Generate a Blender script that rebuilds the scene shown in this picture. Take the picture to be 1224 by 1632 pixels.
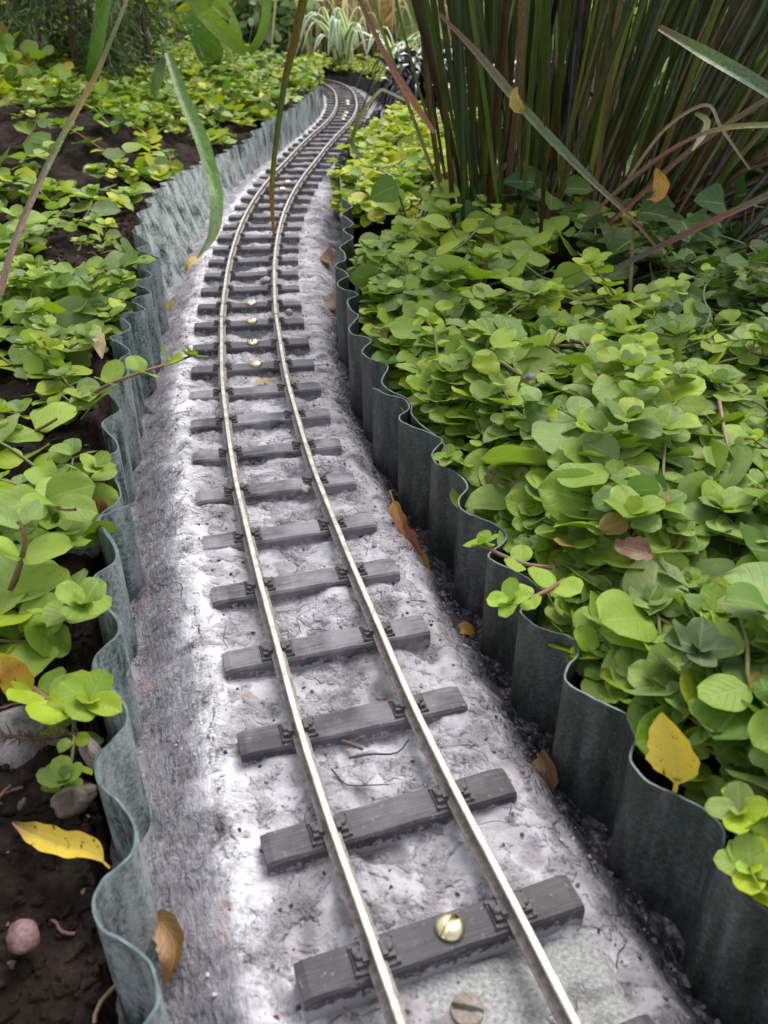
import bpy, math, random
import numpy as np
C = bpy.context.scene.collection
for o in list(bpy.data.objects): bpy.data.objects.remove(o)
rng = np.random.default_rng(7)
MM = 0.001                       # the script thinks in millimetres, the scene is in metres
PI = math.pi
# ------------------------------------------------------------------ camera, light, exposure
FPX, TILT, CAMH = 1350.0, math.radians(32.4), 190.0
cam = bpy.data.cameras.new('camera'); camo = bpy.data.objects.new('camera', cam); C.objects.link(camo)
camo.location = (0, 0, CAMH*MM); camo.rotation_euler = (PI/2 - TILT, 0, 0)
cam.sensor_fit = 'VERTICAL'; cam.sensor_height = 32.0; cam.lens = 32.0*FPX/1632.0
cam.clip_start = 0.005; cam.clip_end = 300
cam.dof.use_dof = True; cam.dof.focus_distance = 0.36; cam.dof.aperture_fstop = 24.0
bpy.context.scene.camera = camo
SUN_EL, SUN_AZ = math.radians(58), math.radians(28)      # azimuth from +Y towards +X
w = bpy.data.worlds.new('World'); bpy.context.scene.world = w; w.use_nodes = True
wn = w.node_tree; bg = wn.nodes['Background']
sky = wn.nodes.new('ShaderNodeTexSky'); sky.sky_type = 'NISHITA'; sky.sun_disc = False
sky.sun_elevation = SUN_EL; sky.sun_rotation = SUN_AZ; sky.dust_density = 2.0; sky.air_density = 1.0
hs = wn.nodes.new('ShaderNodeHueSaturation'); hs.inputs['Saturation'].default_value = 0.22      # thin overcast: a paler sky
wn.links.new(sky.outputs['Color'], hs.inputs['Color']); wn.links.new(hs.outputs['Color'], bg.inputs['Color']); bg.inputs['Strength'].default_value = 0.15
sl = bpy.data.lights.new('sun', 'SUN'); sl.energy = 1.25; sl.angle = math.radians(34); sl.color = (1.0, 0.96, 0.90)
so = bpy.data.objects.new('sun', sl); C.objects.link(so)
so.rotation_euler = (PI/2 - SUN_EL, 0, PI - SUN_AZ); so.location = (1, 1, 3)
vs = bpy.context.scene.view_settings; vs.view_transform = 'Standard'; vs.look = 'None'; vs.gamma = 1; vs.exposure = 1.12

# ------------------------------------------------------------------ small maths
def spot(px, py, z=0.0):
    """plan point (mm) seen at photo pixel px,py on the level z"""
    x, y = px-612.0, 816.0-py
    d = (x, FPX*math.cos(TILT)+y*math.sin(TILT), -FPX*math.sin(TILT)+y*math.cos(TILT))
    t = (z-CAMH)/d[2]
    return np.array([d[0]*t, d[1]*t, z])
def deep(px, py, Y):
    """point (mm) seen at photo pixel px,py at the distance Y"""
    x, y = px-612.0, 816.0-py
    d = (x, FPX*math.cos(TILT)+y*math.sin(TILT), -FPX*math.sin(TILT)+y*math.cos(TILT))
    t = Y/d[1]
    return np.array([d[0]*t, Y, d[2]*t+CAMH])
def catmull(P, n):
    P = np.asarray(P, float); P = np.vstack([2*P[0]-P[1], P, 2*P[-1]-P[-2]])
    out = []
    t = np.linspace(0, 1, n, endpoint=False)[:, None]
    for i in range(1, len(P)-2):
        a, b, c, d = P[i-1], P[i], P[i+1], P[i+2]
        out.append(0.5*((2*b)+(-a+c)*t+(2*a-5*b+4*c-d)*t*t+(-a+3*b-3*c+d)*t**3))
    return np.vstack(out+[P[-2][None]])
def resample(P, step):
    d = np.concatenate([[0], np.cumsum(np.linalg.norm(np.diff(P, axis=0), axis=1))])
    n = max(2, int(round(d[-1]/step))+1); s = np.linspace(0, d[-1], n)
    return np.stack([np.interp(s, d, P[:, k]) for k in range(P.shape[1])], 1)
def hash2(ix, iy, seed):
    h = (ix.astype(np.int64)*374761393 + iy.astype(np.int64)*668265263 + seed*982451653) & 0x7fffffff
    h = ((h ^ (h >> 13))*1274126177) & 0x7fffffff
    return ((h ^ (h >> 16)) & 0xffff)/65535.0
def vnoise(x, y, seed=0):
    ix, iy = np.floor(x), np.floor(y); fx, fy = x-ix, y-iy
    fx = fx*fx*(3-2*fx); fy = fy*fy*(3-2*fy); ix = ix.astype(np.int64); iy = iy.astype(np.int64)
    a, b = hash2(ix, iy, seed), hash2(ix+1, iy, seed); c, d = hash2(ix, iy+1, seed), hash2(ix+1, iy+1, seed)
    return (a+(b-a)*fx)*(1-fy)+(c+(d-c)*fx)*fy
def fbm(x, y, seed=0, oct=4, gain=0.5):
    v, a, s = 0, 1.0, 0
    for k in range(oct):
        v = v + a*(vnoise(x*2**k+17.3*k, y*2**k-9.1*k, seed+k)-0.5)*2; s += a; a *= gain
    return v/s
def sstep(a, b, x):
    t = np.clip((x-a)/(b-a), 0, 1); return t*t*(3-2*t)
def unit(v): v = np.asarray(v, float); return v/max(1e-9, np.linalg.norm(v))

# ------------------------------------------------------------------ mesh building
class MB:
    def __init__(s): s.V = []; s.F = []; s.T = []; s.UV = []; s.MI = []; s.n = 0
    def add(s, V, F, tint=None, uv=None, mi=0):
        V = np.asarray(V, float); F = np.asarray(F, np.int64)
        s.V.append(V); s.F.append(F+s.n); s.MI.append(np.full(len(F), mi, np.int32))
        t = np.ones((len(V), 3)) if tint is None else np.broadcast_to(np.asarray(tint, float), (len(V), 3))
        s.T.append(t); s.UV.append(np.zeros((len(V), 2)) if uv is None else np.asarray(uv, float)); s.n += len(V)
    def build(s, name, mats, parent=None, origin=None, smooth=True):
        V = np.vstack(s.V); T = np.vstack(s.T); UV = np.vstack(s.UV)
        if origin is None: origin = ORG.get(parent.name) if parent else np.zeros(3)
        me = bpy.data.meshes.new(name)
        tot = sum(f.size for f in s.F); nf = sum(len(f) for f in s.F)
        me.vertices.add(len(V)); me.vertices.foreach_set('co', ((V-origin)*MM).astype(np.float32).ravel())
        me.loops.add(tot); me.polygons.add(nf)
        me.loops.foreach_set('vertex_index', np.concatenate([f.ravel() for f in s.F]).astype(np.int32))
        ls = np.concatenate([np.full(len(f), f.shape[1]) for f in s.F]); st = np.concatenate([[0], np.cumsum(ls)[:-1]])
        me.polygons.foreach_set('loop_start', st.astype(np.int32)); me.polygons.foreach_set('loop_total', ls.astype(np.int32))
        mats = mats if isinstance(mats, (list, tuple)) else [mats]
        for m in mats: me.materials.append(m)
        me.polygons.foreach_set('material_index', np.concatenate(s.MI))
        me.polygons.foreach_set('use_smooth', np.full(nf, smooth))
        a = me.attributes.new('tint', 'FLOAT_COLOR', 'POINT')
        a.data.foreach_set('color', np.hstack([T, np.ones((len(T), 1))]).astype(np.float32).ravel())
        a = me.attributes.new('luv', 'FLOAT_VECTOR', 'POINT')
        a.data.foreach_set('vector', np.hstack([UV, np.zeros((len(UV), 1))]).astype(np.float32).ravel())
        me.update(); me.validate()
        o = bpy.data.objects.new(name, me); C.objects.link(o)
        if parent: o.parent = parent
        else: o.location = tuple(np.asarray(origin)*MM)
        return o
ORG = {}
def tag(o, label=None, cat=None, group=None, kind=None):
    if label: o['label'] = label
    if cat: o['category'] = cat
    if group: o['group'] = group
    if kind: o['kind'] = kind
    return o
def thing(name, loc, label, cat, group=None):
    o = bpy.data.objects.new(name, None); C.objects.link(o); o.empty_display_size = 0.01
    o.location = tuple(np.asarray(loc, float)*MM); ORG[o.name] = np.asarray(loc, float)
    return tag(o, label, cat, group)
def grid_faces(nr, nc, wrap=False):
    r = np.arange(nr-1)[:, None]; cc = nc if wrap else nc-1; c = np.arange(cc)[None]
    a = r*nc+c; b = r*nc+(c+1) % nc
    return np.stack([a, b, b+nc, a+nc], -1).reshape(-1, 4)
def box(mb, c, s, rot=0, tint=None, mi=0, taper=0.0):
    c = np.asarray(c, float); x, y, z = np.asarray(s)/2.0; t = 1-taper
    V = np.array([[-x, -y, -z], [x, -y, -z], [x, y, -z], [-x, y, -z], [-x*t, -y*t, z], [x*t, -y*t, z], [x*t, y*t, z], [-x*t, y*t, z]])
    R = np.array([[math.cos(rot), -math.sin(rot)], [math.sin(rot), math.cos(rot)]]); V[:, :2] = V[:, :2]@R.T
    mb.add(V+c, [[3, 2, 1, 0], [4, 5, 6, 7], [0, 1, 5, 4], [1, 2, 6, 5], [2, 3, 7, 6], [3, 0, 4, 7]], tint, None, mi)
def frames(P):
    T = np.gradient(P, axis=0); T /= np.maximum(1e-9, np.linalg.norm(T, axis=1))[:, None]
    up = np.array([0, 0, 1.0]); 
    if abs(T[:, 2]).max() > 0.95: up = np.array([0.3, 1.0, 0.1])
    S = np.cross(T, up); S /= np.maximum(1e-6, np.linalg.norm(S, axis=1))[:, None]
    return T, S, np.cross(S, T)
def tube(mb, P, r, n=6, tint=None):
    P = np.asarray(P, float); r = np.broadcast_to(np.asarray(r, float), (len(P),))
    T, S, N = frames(P); a = np.arange(n)*2*PI/n
    V = P[:, None]+r[:, None, None]*(np.cos(a)[None, :, None]*S[:, None]+np.sin(a)[None, :, None]*N[:, None])
    if tint is not None:
        tint = np.asarray(tint, float)
        if tint.ndim == 2: tint = np.repeat(tint, n, axis=0)
    mb.add(V.reshape(-1, 3), grid_faces(len(P), n, True), tint)
def ribbon(mb, P, w, tint=None, vee=0.18, face=None, twist=0.0):
    """a grass blade: V-section ribbon along P with width w(t)"""
    P = np.asarray(P, float); n = len(P); w = np.broadcast_to(np.asarray(w, float), (n,))
    T = np.gradient(P, axis=0); T /= np.maximum(1e-9, np.linalg.norm(T, axis=1))[:, None]
    f = np.array([0, 0, 1.0]) if face is None else np.asarray(face, float)
    N = f[None]-(T@f)[:, None]*T; N /= np.maximum(1e-6, np.linalg.norm(N, axis=1))[:, None]
    S = np.cross(T, N)
    if twist:
        a = np.linspace(0, twist, n)[:, None]; S, N = np.cos(a)*S+np.sin(a)*N, -np.sin(a)*S+np.cos(a)*N
    u = np.array([-1, -0.5, 0, 0.5, 1.0])
    V = P[:, None]+(w[:, None, None]/2)*(u[None, :, None]*S[:, None]+(vee*2*np.abs(u))[None, :, None]*N[:, None])
    uv = np.stack([np.broadcast_to(u[None], (n, 5)), np.broadcast_to(np.linspace(0, 1, n)[:, None], (n, 5))], -1).reshape(-1, 2)
    if tint is not None:
        tint = np.asarray(tint, float)
        if tint.ndim == 2: tint = np.repeat(tint, 5, axis=0)
    mb.add(V.reshape(-1, 3), grid_faces(n, 5), tint, uv)
_ico = None
def rock(mb, c, r, seed, squash=(1, 1, 0.7), rough=0.25, n=10, tint=None):
    th = np.linspace(0, PI, n)[:, None]; ph = np.linspace(0, 2*PI, 2*n, endpoint=False)[None]
    D = np.stack([np.sin(th)*np.cos(ph), np.sin(th)*np.sin(ph), np.cos(th)+0*ph], -1).reshape(-1, 3)
    k = 1+rough*(fbm(D[:, 0]*1.3+seed*3.1+D[:, 2]*0.9, D[:, 1]*1.3-seed*1.7+D[:, 2], seed, 3))
    V = D*k[:, None]*np.asarray(r)*np.asarray(squash)
    a = seed*1.7; R = np.array([[math.cos(a), -math.sin(a)], [math.sin(a), math.cos(a)]]); V[:, :2] = V[:, :2]@R.T
    mb.add(V+np.asarray(c), grid_faces(n, 2*n, True)[:, ::-1], tint)

# ------------------------------------------------------------------ materials
def mat(name):
    m = bpy.data.materials.new(name); m.use_nodes = True
    return m, m.node_tree, m.node_tree.nodes['Principled BSDF']
def nd(nt, t, **k):
    n = nt.nodes.new(t)
    for a, v in k.items():
        if a in n.inputs: n.inputs[a].default_value = v
        else: setattr(n, a, v)
    return n
def noise(nt, scale, detail=4, rough=0.55, coord=None, dist=0.0):
    n = nd(nt, 'ShaderNodeTexNoise', Scale=scale, Detail=detail, Roughness=rough, Distortion=dist)
    if coord is not None: nt.links.new(coord, n.inputs['Vector'])
    return n
def ramp(nt, src, pts):
    r = nt.nodes.new('ShaderNodeValToRGB'); e = r.color_ramp.elements
    while len(e) < len(pts): e.new(0.5)
    for i, (p, c) in enumerate(pts):
        e[i].position = p; e[i].color = (*c, 1) if len(c) == 3 else c
    nt.links.new(src, r.inputs['Fac']); return r
def mixc(nt, fac, a, b, mode='MIX'):
    m = nt.nodes.new('ShaderNodeMix'); m.data_type = 'RGBA'; m.blend_type = mode
    for sock, v in ((m.inputs[0], fac), (m.inputs[6], a), (m.inputs[7], b)):
        if isinstance(v, (int, float)): sock.default_value = v
        elif isinstance(v, tuple): sock.default_value = (*v, 1)
        else: nt.links.new(v, sock)
    return m.outputs[2]
def math_(nt, op, a, b=0.0, c=0.0):
    n = nt.nodes.new('ShaderNodeMath'); n.operation = op
    for k, v in enumerate((a, b, c)):
        if isinstance(v, (int, float)): n.inputs[k].default_value = v
        else: nt.links.new(v, n.inputs[k])
    return n.outputs[0]
def bump(nt, bsdf, h, dist=0.0005, strength=1.0, prev=None):
    b = nd(nt, 'ShaderNodeBump', Strength=strength, Distance=dist); nt.links.new(h, b.inputs['Height'])
    if prev is not None: nt.links.new(prev, b.inputs['Normal'])
    if bsdf is not None: nt.links.new(b.outputs[0], bsdf.inputs['Normal'])
    return b.outputs[0]
def pos(nt): return nt.nodes.new('ShaderNodeNewGeometry').outputs['Position']
G3 = lambda v: (v, v, v)

def leaf_material(name, rough=0.40, trans=0.28, veins=6.0, dust=0.25, edge=None, spots=0.0, streak=0.0, blotch=0.45, dark_spots=(0.06, 0.02, 0.01), spec=0.5):
    m, nt, b = mat(name); L = nt.links
    t = nd(nt, 'ShaderNodeAttribute', attribute_name='tint'); u = nd(nt, 'ShaderNodeAttribute', attribute_name='luv')
    sep = nt.nodes.new('ShaderNodeSeparateXYZ'); L.new(u.outputs['Vector'], sep.inputs[0])
    au = math_(nt, 'ABSOLUTE', sep.outputs[0]); v = sep.outputs[1]
    col = t.outputs['Color']; P = pos(nt)
    n1 = noise(nt, 160, 3, 0.6, P)
    col = mixc(nt, math_(nt, 'MULTIPLY', n1.outputs[0], 0.5), col, mixc(nt, 1.0, col, (0.55, 0.62, 0.5), 'MULTIPLY'))
    mid = math_(nt, 'LESS_THAN', au, 0.05)
    s = math_(nt, 'FRACT', math_(nt, 'MULTIPLY', math_(nt, 'SUBTRACT', v, math_(nt, 'MULTIPLY', au, 0.35)), veins))
    side = math_(nt, 'ABSOLUTE', math_(nt, 'SUBTRACT', s, 0.5))               # 0 in the vein
    vein = math_(nt, 'MAXIMUM', mid, math_(nt, 'SUBTRACT', 1.0, math_(nt, 'MINIMUM', math_(nt, 'MULTIPLY', side, 9.0), 1.0)))
    if veins: col = mixc(nt, math_(nt, 'MULTIPLY', math_(nt, 'ADD', math_(nt, 'MULTIPLY', mid, 0.20), math_(nt, 'MULTIPLY', vein, 0.11)), 1.0), col, (0.36, 0.45, 0.16))
    if streak:                                                    # long fibres of a grass blade
        cx = nt.nodes.new('ShaderNodeCombineXYZ'); L.new(math_(nt, 'MULTIPLY', sep.outputs[0], 3.2), cx.inputs[0]); L.new(math_(nt, 'MULTIPLY', v, 1.6), cx.inputs[1])
        ob = nt.nodes.new('ShaderNodeSeparateColor'); L.new(t.outputs['Color'], ob.inputs[0]); L.new(math_(nt, 'MULTIPLY', ob.outputs[1], 300.0), cx.inputs[2])
        sn = noise(nt, 1.6, 5, 0.7, cx.outputs[0]); rs = ramp(nt, sn.outputs[0], [(0.32, G3(0.35)), (0.5, G3(0.95)), (0.68, G3(1.7))])
        col = mixc(nt, streak, col, mixc(nt, 1.0, col, rs.outputs[0], 'MULTIPLY'))
        rn = noise(nt, 75, 3, 0.6, P); col = mixc(nt, math_(nt, 'MULTIPLY', ramp(nt, rn.outputs[0], [(0.58, G3(0)), (0.72, G3(1))]).outputs[0], blotch), col, (0.13, 0.045, 0.02))
    if edge is not None: col = mixc(nt, math_(nt, 'GREATER_THAN', au, 0.45), col, edge)
    if dust:
        n2 = noise(nt, 420, 5, 0.7, P); r2 = ramp(nt, n2.outputs[0], [(0.60, G3(0)), (0.78, G3(1))])
        col = mixc(nt, math_(nt, 'MULTIPLY', r2.outputs[0], dust), col, (0.42, 0.44, 0.36))
    if spots:
        n3 = noise(nt, 520, 3, 0.6, P); r3 = ramp(nt, n3.outputs[0], [(0.62, G3(0)), (0.67, G3(1))])
        col = mixc(nt, math_(nt, 'MULTIPLY', r3.outputs[0], spots), col, dark_spots)
    L.new(col, b.inputs['Base Color']); b.inputs['Roughness'].default_value = rough; b.inputs['Specular IOR Level'].default_value = spec
    bu = bump(nt, b, math_(nt, 'ADD', math_(nt, 'MULTIPLY', vein, -0.16), n1.outputs[0]), 0.0008, 0.6)
    tr = nt.nodes.new('ShaderNodeBsdfTranslucent'); L.new(mixc(nt, 1.0, col, (1.0, 1.15, 0.55), 'MULTIPLY'), tr.inputs['Color']); L.new(bu, tr.inputs['Normal'])
    mx = nt.nodes.new('ShaderNodeMixShader'); mx.inputs[0].default_value = trans
    L.new(b.outputs[0], mx.inputs[1]); L.new(tr.outputs[0], mx.inputs[2]); L.new(mx.outputs[0], nt.nodes['Material Output'].inputs['Surface'])
    return m
M = {}
M['leaf'] = leaf_material('fresh_leaf', 0.52, 0.33, spots=0.30, dark_spots=(0.14, 0.09, 0.03), spec=0.4)
M['dull_leaf'] = leaf_material('dull_leaf', 0.55, 0.22, 5.0, 0.2, spec=0.22)
M['blade'] = leaf_material('grass_blade', 0.33, 0.09, 0, 0.12, streak=0.95)
M['green_blade'] = leaf_material('fresh_grass_blade', 0.42, 0.25, 0, 0.08, streak=0.7, blotch=0.0)
M['needle'] = leaf_material('needle', 0.55, 0.15, 0, 0)
M['white_edge'] = leaf_material('variegated_blade', 0.45, 0.3, 0, 0, edge=(0.80, 0.82, 0.72))
M['dark_blade'] = leaf_material('dark_glossy_blade', 0.22, 0.03, 0, 0, spec=0.8)
M['dry_leaf'] = leaf_material('fallen_leaf', 0.5, 0.2, 7.0, 0.0, spots=0.85)
M['dry_blade'] = leaf_material('dry_blade', 0.6, 0.45, 0, 0)

def m_stem():
    m, nt, b = mat('stem'); t = nd(nt, 'ShaderNodeAttribute', attribute_name='tint')
    n = noise(nt, 300, 3, 0.6, pos(nt)); nt.links.new(mixc(nt, math_(nt, 'MULTIPLY', n.outputs[0], 0.6), t.outputs['Color'], (0.06, 0.03, 0.02)), b.inputs['Base Color'])
    b.inputs['Roughness'].default_value = 0.55; bump(nt, b, n.outputs[0], 0.0003, 0.5); return m
M['stem'] = m_stem()

def m_bed():
    m, nt, b = mat('mortar'); L = nt.links; P = pos(nt)
    t = nd(nt, 'ShaderNodeAttribute', attribute_name='tint'); sp = nt.nodes.new('ShaderNodeSeparateColor'); L.new(t.outputs['Color'], sp.inputs[0])
    left, right, wet = sp.outputs[0], sp.outputs[1], sp.outputs[2]
    u = nd(nt, 'ShaderNodeAttribute', attribute_name='luv')          # (across, along) in cm
    n1 = noise(nt, 55, 6, 0.62, P); n2 = noise(nt, 330, 6, 0.7, P); n3 = noise(nt, 1500, 3, 0.6, P)
    pale = ramp(nt, n1.outputs[0], [(0.30, (0.17, 0.155, 0.165)), (0.42, (0.365, 0.348, 0.368)), (0.58, (0.51, 0.492, 0.525)), (0.8, (0.36, 0.335, 0.35))]).outputs[0]
    grit = ramp(nt, n2.outputs[0], [(0.33, (0.10, 0.09, 0.10)), (0.42, (0.72, 0.70, 0.71)), (0.50, (1, 1, 1))]).outputs[0]
    patch = noise(nt, 105, 3, 0.6, P, 0.2); smooth_ = ramp(nt, patch.outputs[0], [(0.44, G3(0)), (0.54, G3(1))]).outputs[0]     # trowelled pans
    specks = ramp(nt, noise(nt, 620, 2, 0.5, P).outputs[0], [(0.66, G3(0)), (0.70, G3(1))]).outputs[0]
    pale = mixc(nt, math_(nt, 'SUBTRACT', 0.85, math_(nt, 'MULTIPLY', smooth_, 0.65)), pale, grit, 'MULTIPLY'); pale = mixc(nt, math_(nt, 'MULTIPLY', specks, 0.6), pale, (0.07, 0.06, 0.065))
    mp = nd(nt, 'ShaderNodeMapping'); mp.inputs['Scale'].default_value = (7.0, 2.3, 1); L.new(u.outputs['Vector'], mp.inputs['Vector'])
    st = noise(nt, 1.1, 5, 0.68, mp.outputs[0], 0.25)
    grey = ramp(nt, st.outputs[0], [(0.34, (0.07, 0.066, 0.074)), (0.45, (0.20, 0.19, 0.212)), (0.55, (0.32, 0.305, 0.34)), (0.68, (0.46, 0.44, 0.48))]).outputs[0]
    grey = mixc(nt, 0.6, grey, grit, 'MULTIPLY')
    grey = mixc(nt, 0.55, grey, ramp(nt, n1.outputs[0], [(0.35, (0.15, 0.142, 0.157)), (0.5, (0.25, 0.24, 0.265)), (0.66, (0.40, 0.38, 0.42))]).outputs[0])
    mud = ramp(nt, n2.outputs[0], [(0.36, (0.02, 0.018, 0.019)), (0.50, (0.075, 0.07, 0.077)), (0.60, (0.19, 0.18, 0.195)), (0.68, (0.42, 0.40, 0.43))]).outputs[0]
    jl = math_(nt, 'ADD', left, math_(nt, 'MULTIPLY', math_(nt, 'SUBTRACT', n1.outputs[0], 0.5), 0.9))
    jr = math_(nt, 'ADD', right, math_(nt, 'MULTIPLY', math_(nt, 'SUBTRACT', n2.outputs[0], 0.5), 1.3))
    fl = ramp(nt, jl, [(0.40, G3(0)), (0.60, G3(1))]).outputs[0]; fr = ramp(nt, jr, [(0.35, G3(0)), (0.62, G3(1))]).outputs[0]
    col = mixc(nt, fl, pale, grey); col = mixc(nt, fr, col, mud)
    col = mixc(nt, math_(nt, 'MULTIPLY', math_(nt, 'MAXIMUM', math_(nt, 'MULTIPLY', wet, -1.0), 0.0), ramp(nt, math_(nt, 'ADD', math_(nt, 'MULTIPLY', n1.outputs[0], 0.6), math_(nt, 'MULTIPLY', n2.outputs[0], 0.4)), [(0.42, G3(0.0)), (0.54, G3(0.9))]).outputs[0]), col, (0.76, 0.745, 0.78))      # paler, broken band along the left shoulder
    jw = math_(nt, 'ADD', wet, math_(nt, 'MULTIPLY', math_(nt, 'SUBTRACT', n1.outputs[0], 0.5), 1.6))
    col = mixc(nt, math_(nt, 'MULTIPLY', ramp(nt, jw, [(0.42, G3(0)), (0.62, G3(1))]).outputs[0], 0.75), col, (0.17, 0.155, 0.155))
    br = noise(nt, 90, 2, 0.5, P); col = mixc(nt, math_(nt, 'MULTIPLY', ramp(nt, br.outputs[0], [(0.66, G3(0)), (0.72, G3(1))]).outputs[0], 0.35), col, (0.35, 0.2, 0.14))
    L.new(col, b.inputs['Base Color']); b.inputs['Roughness'].default_value = 0.9; b.inputs['Specular IOR Level'].default_value = 0.2
    h = math_(nt, 'ADD', math_(nt, 'MULTIPLY', n2.outputs[0], 1.0), math_(nt, 'MULTIPLY', n3.outputs[0], 0.35))
    h = math_(nt, 'MULTIPLY', h, math_(nt, 'SUBTRACT', 1.0, math_(nt, 'MULTIPLY', smooth_, 0.75)))
    h = math_(nt, 'ADD', math_(nt, 'MULTIPLY', h, math_(nt, 'SUBTRACT', 1.0, math_(nt, 'MULTIPLY', fl, 0.62))), math_(nt, 'MULTIPLY', math_(nt, 'MULTIPLY', st.outputs[0], fl), 0.35))
    bump(nt, b, h, 0.0025, 1.0); return m
M['bed'] = m_bed()
def m_soil():
    m, nt, b = mat('soil'); P = pos(nt)
    n1 = noise(nt, 60, 5, 0.6, P); n2 = noise(nt, 420, 6, 0.7, P)
    c = ramp(nt, n1.outputs[0], [(0.3, (0.014, 0.009, 0.007)), (0.5, (0.040, 0.026, 0.021)), (0.72, (0.085, 0.060, 0.050))]).outputs[0]
    c = mixc(nt, 0.7, c, ramp(nt, n2.outputs[0], [(0.3, G3(0.3)), (0.6, G3(1.0)), (0.75, G3(1.6))]).outputs[0], 'MULTIPLY')
    nt.links.new(c, b.inputs['Base Color']); b.inputs['Roughness'].default_value = 0.95; b.inputs['Specular IOR Level'].default_value = 0.15; bump(nt, b, n2.outputs[0], 0.004, 1.0); return m
M['soil'] = m_soil()
def m_edging(name, dust, mud, pale=(0.40, 0.43, 0.435)):
    m, nt, b = mat(name); L = nt.links; P = pos(nt)
    t = nd(nt, 'ShaderNodeAttribute', attribute_name='tint'); sp = nt.nodes.new('ShaderNodeSeparateColor'); L.new(t.outputs['Color'], sp.inputs[0])
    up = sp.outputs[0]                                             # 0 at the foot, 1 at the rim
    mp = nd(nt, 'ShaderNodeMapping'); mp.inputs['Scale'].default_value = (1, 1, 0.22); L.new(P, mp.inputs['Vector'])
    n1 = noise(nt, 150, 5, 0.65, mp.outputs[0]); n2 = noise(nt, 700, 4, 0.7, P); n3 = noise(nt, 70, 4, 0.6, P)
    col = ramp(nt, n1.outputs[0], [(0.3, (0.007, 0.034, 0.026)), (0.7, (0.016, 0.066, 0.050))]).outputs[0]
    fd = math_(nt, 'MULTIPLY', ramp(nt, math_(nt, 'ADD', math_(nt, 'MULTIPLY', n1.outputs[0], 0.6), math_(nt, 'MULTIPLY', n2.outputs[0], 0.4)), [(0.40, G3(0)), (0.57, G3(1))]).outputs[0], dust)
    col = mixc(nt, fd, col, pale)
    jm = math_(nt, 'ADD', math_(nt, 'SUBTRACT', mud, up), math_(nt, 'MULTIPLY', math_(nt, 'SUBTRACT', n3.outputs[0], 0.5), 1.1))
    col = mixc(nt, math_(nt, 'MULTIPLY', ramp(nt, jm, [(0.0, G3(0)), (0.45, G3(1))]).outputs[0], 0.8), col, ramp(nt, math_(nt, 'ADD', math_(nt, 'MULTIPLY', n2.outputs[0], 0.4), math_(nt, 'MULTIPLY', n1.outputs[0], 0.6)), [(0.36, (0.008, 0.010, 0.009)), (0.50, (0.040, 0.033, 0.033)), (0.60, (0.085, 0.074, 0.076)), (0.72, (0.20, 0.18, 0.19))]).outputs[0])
    sp2 = ramp(nt, noise(nt, 900, 2, 0.5, P).outputs[0], [(0.72, G3(0)), (0.76, G3(1))]).outputs[0]
    col = mixc(nt, math_(nt, 'MULTIPLY', sp2, 0.3), col, (0.4, 0.38, 0.38))
    L.new(col, b.inputs['Base Color'])
    L.new(math_(nt, 'ADD', 0.16, math_(nt, 'MULTIPLY', n1.outputs[0], 0.42)), b.inputs['Roughness']); bump(nt, b, math_(nt, 'ADD', n2.outputs[0], n3.outputs[0]), 0.0009, 0.6); return m
M['edging_pale'] = m_edging('green_plastic_dusty', 0.78, 0.42)
M['edging_white'] = m_edging('green_plastic_sky_sheen', 0.92, 0.0, (0.52, 0.55, 0.54))  # leaning strip: sky sheen painted in as a paler colour, over dust
M['edging_dark'] = m_edging('green_plastic_muddy', 0.10, 1.32)
def m_simple(name, col, rough, metal=0.0, var=0.3, scale=300, bumpd=0.0004, spec=0.5):
    m, nt, b = mat(name); P = pos(nt); n = noise(nt, scale, 5, 0.65, P)
    lo = tuple(c*(1-var) for c in col); hi = tuple(min(1, c*(1+var)) for c in col)
    nt.links.new(ramp(nt, n.outputs[0], [(0.3, lo), (0.7, hi)]).outputs[0], b.inputs['Base Color'])
    b.inputs['Roughness'].default_value = rough; b.inputs['Metallic'].default_value = metal; b.inputs['Specular IOR Level'].default_value = spec
    if bumpd: bump(nt, b, n.outputs[0], bumpd, 0.6)
    return m
M['rim'] = m_simple('cut_plastic_rim', (0.070, 0.112, 0.108), 0.45, var=0.5)
M['rail_top'] = m_simple('polished_rail', (0.45, 0.435, 0.375), 0.5, 0.4, 0.42, 190, 0.0002)
M['rail_side'] = m_simple('grimy_rail', (0.20, 0.17, 0.15), 0.6, 0.3, 0.5, 500)
M['brass'] = m_simple('brass', (0.66, 0.58, 0.38), 0.36, 1.0, 0.08, 400, 0.00008)
M['old_brass'] = m_simple('tarnished_brass', (0.21, 0.185, 0.15), 0.65, 0.4, 0.4, 700)
M['board'] = m_simple('grey_green_board', (0.345, 0.345, 0.34), 0.9, var=0.45, scale=900, bumpd=0.0015, spec=0.2)
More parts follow.
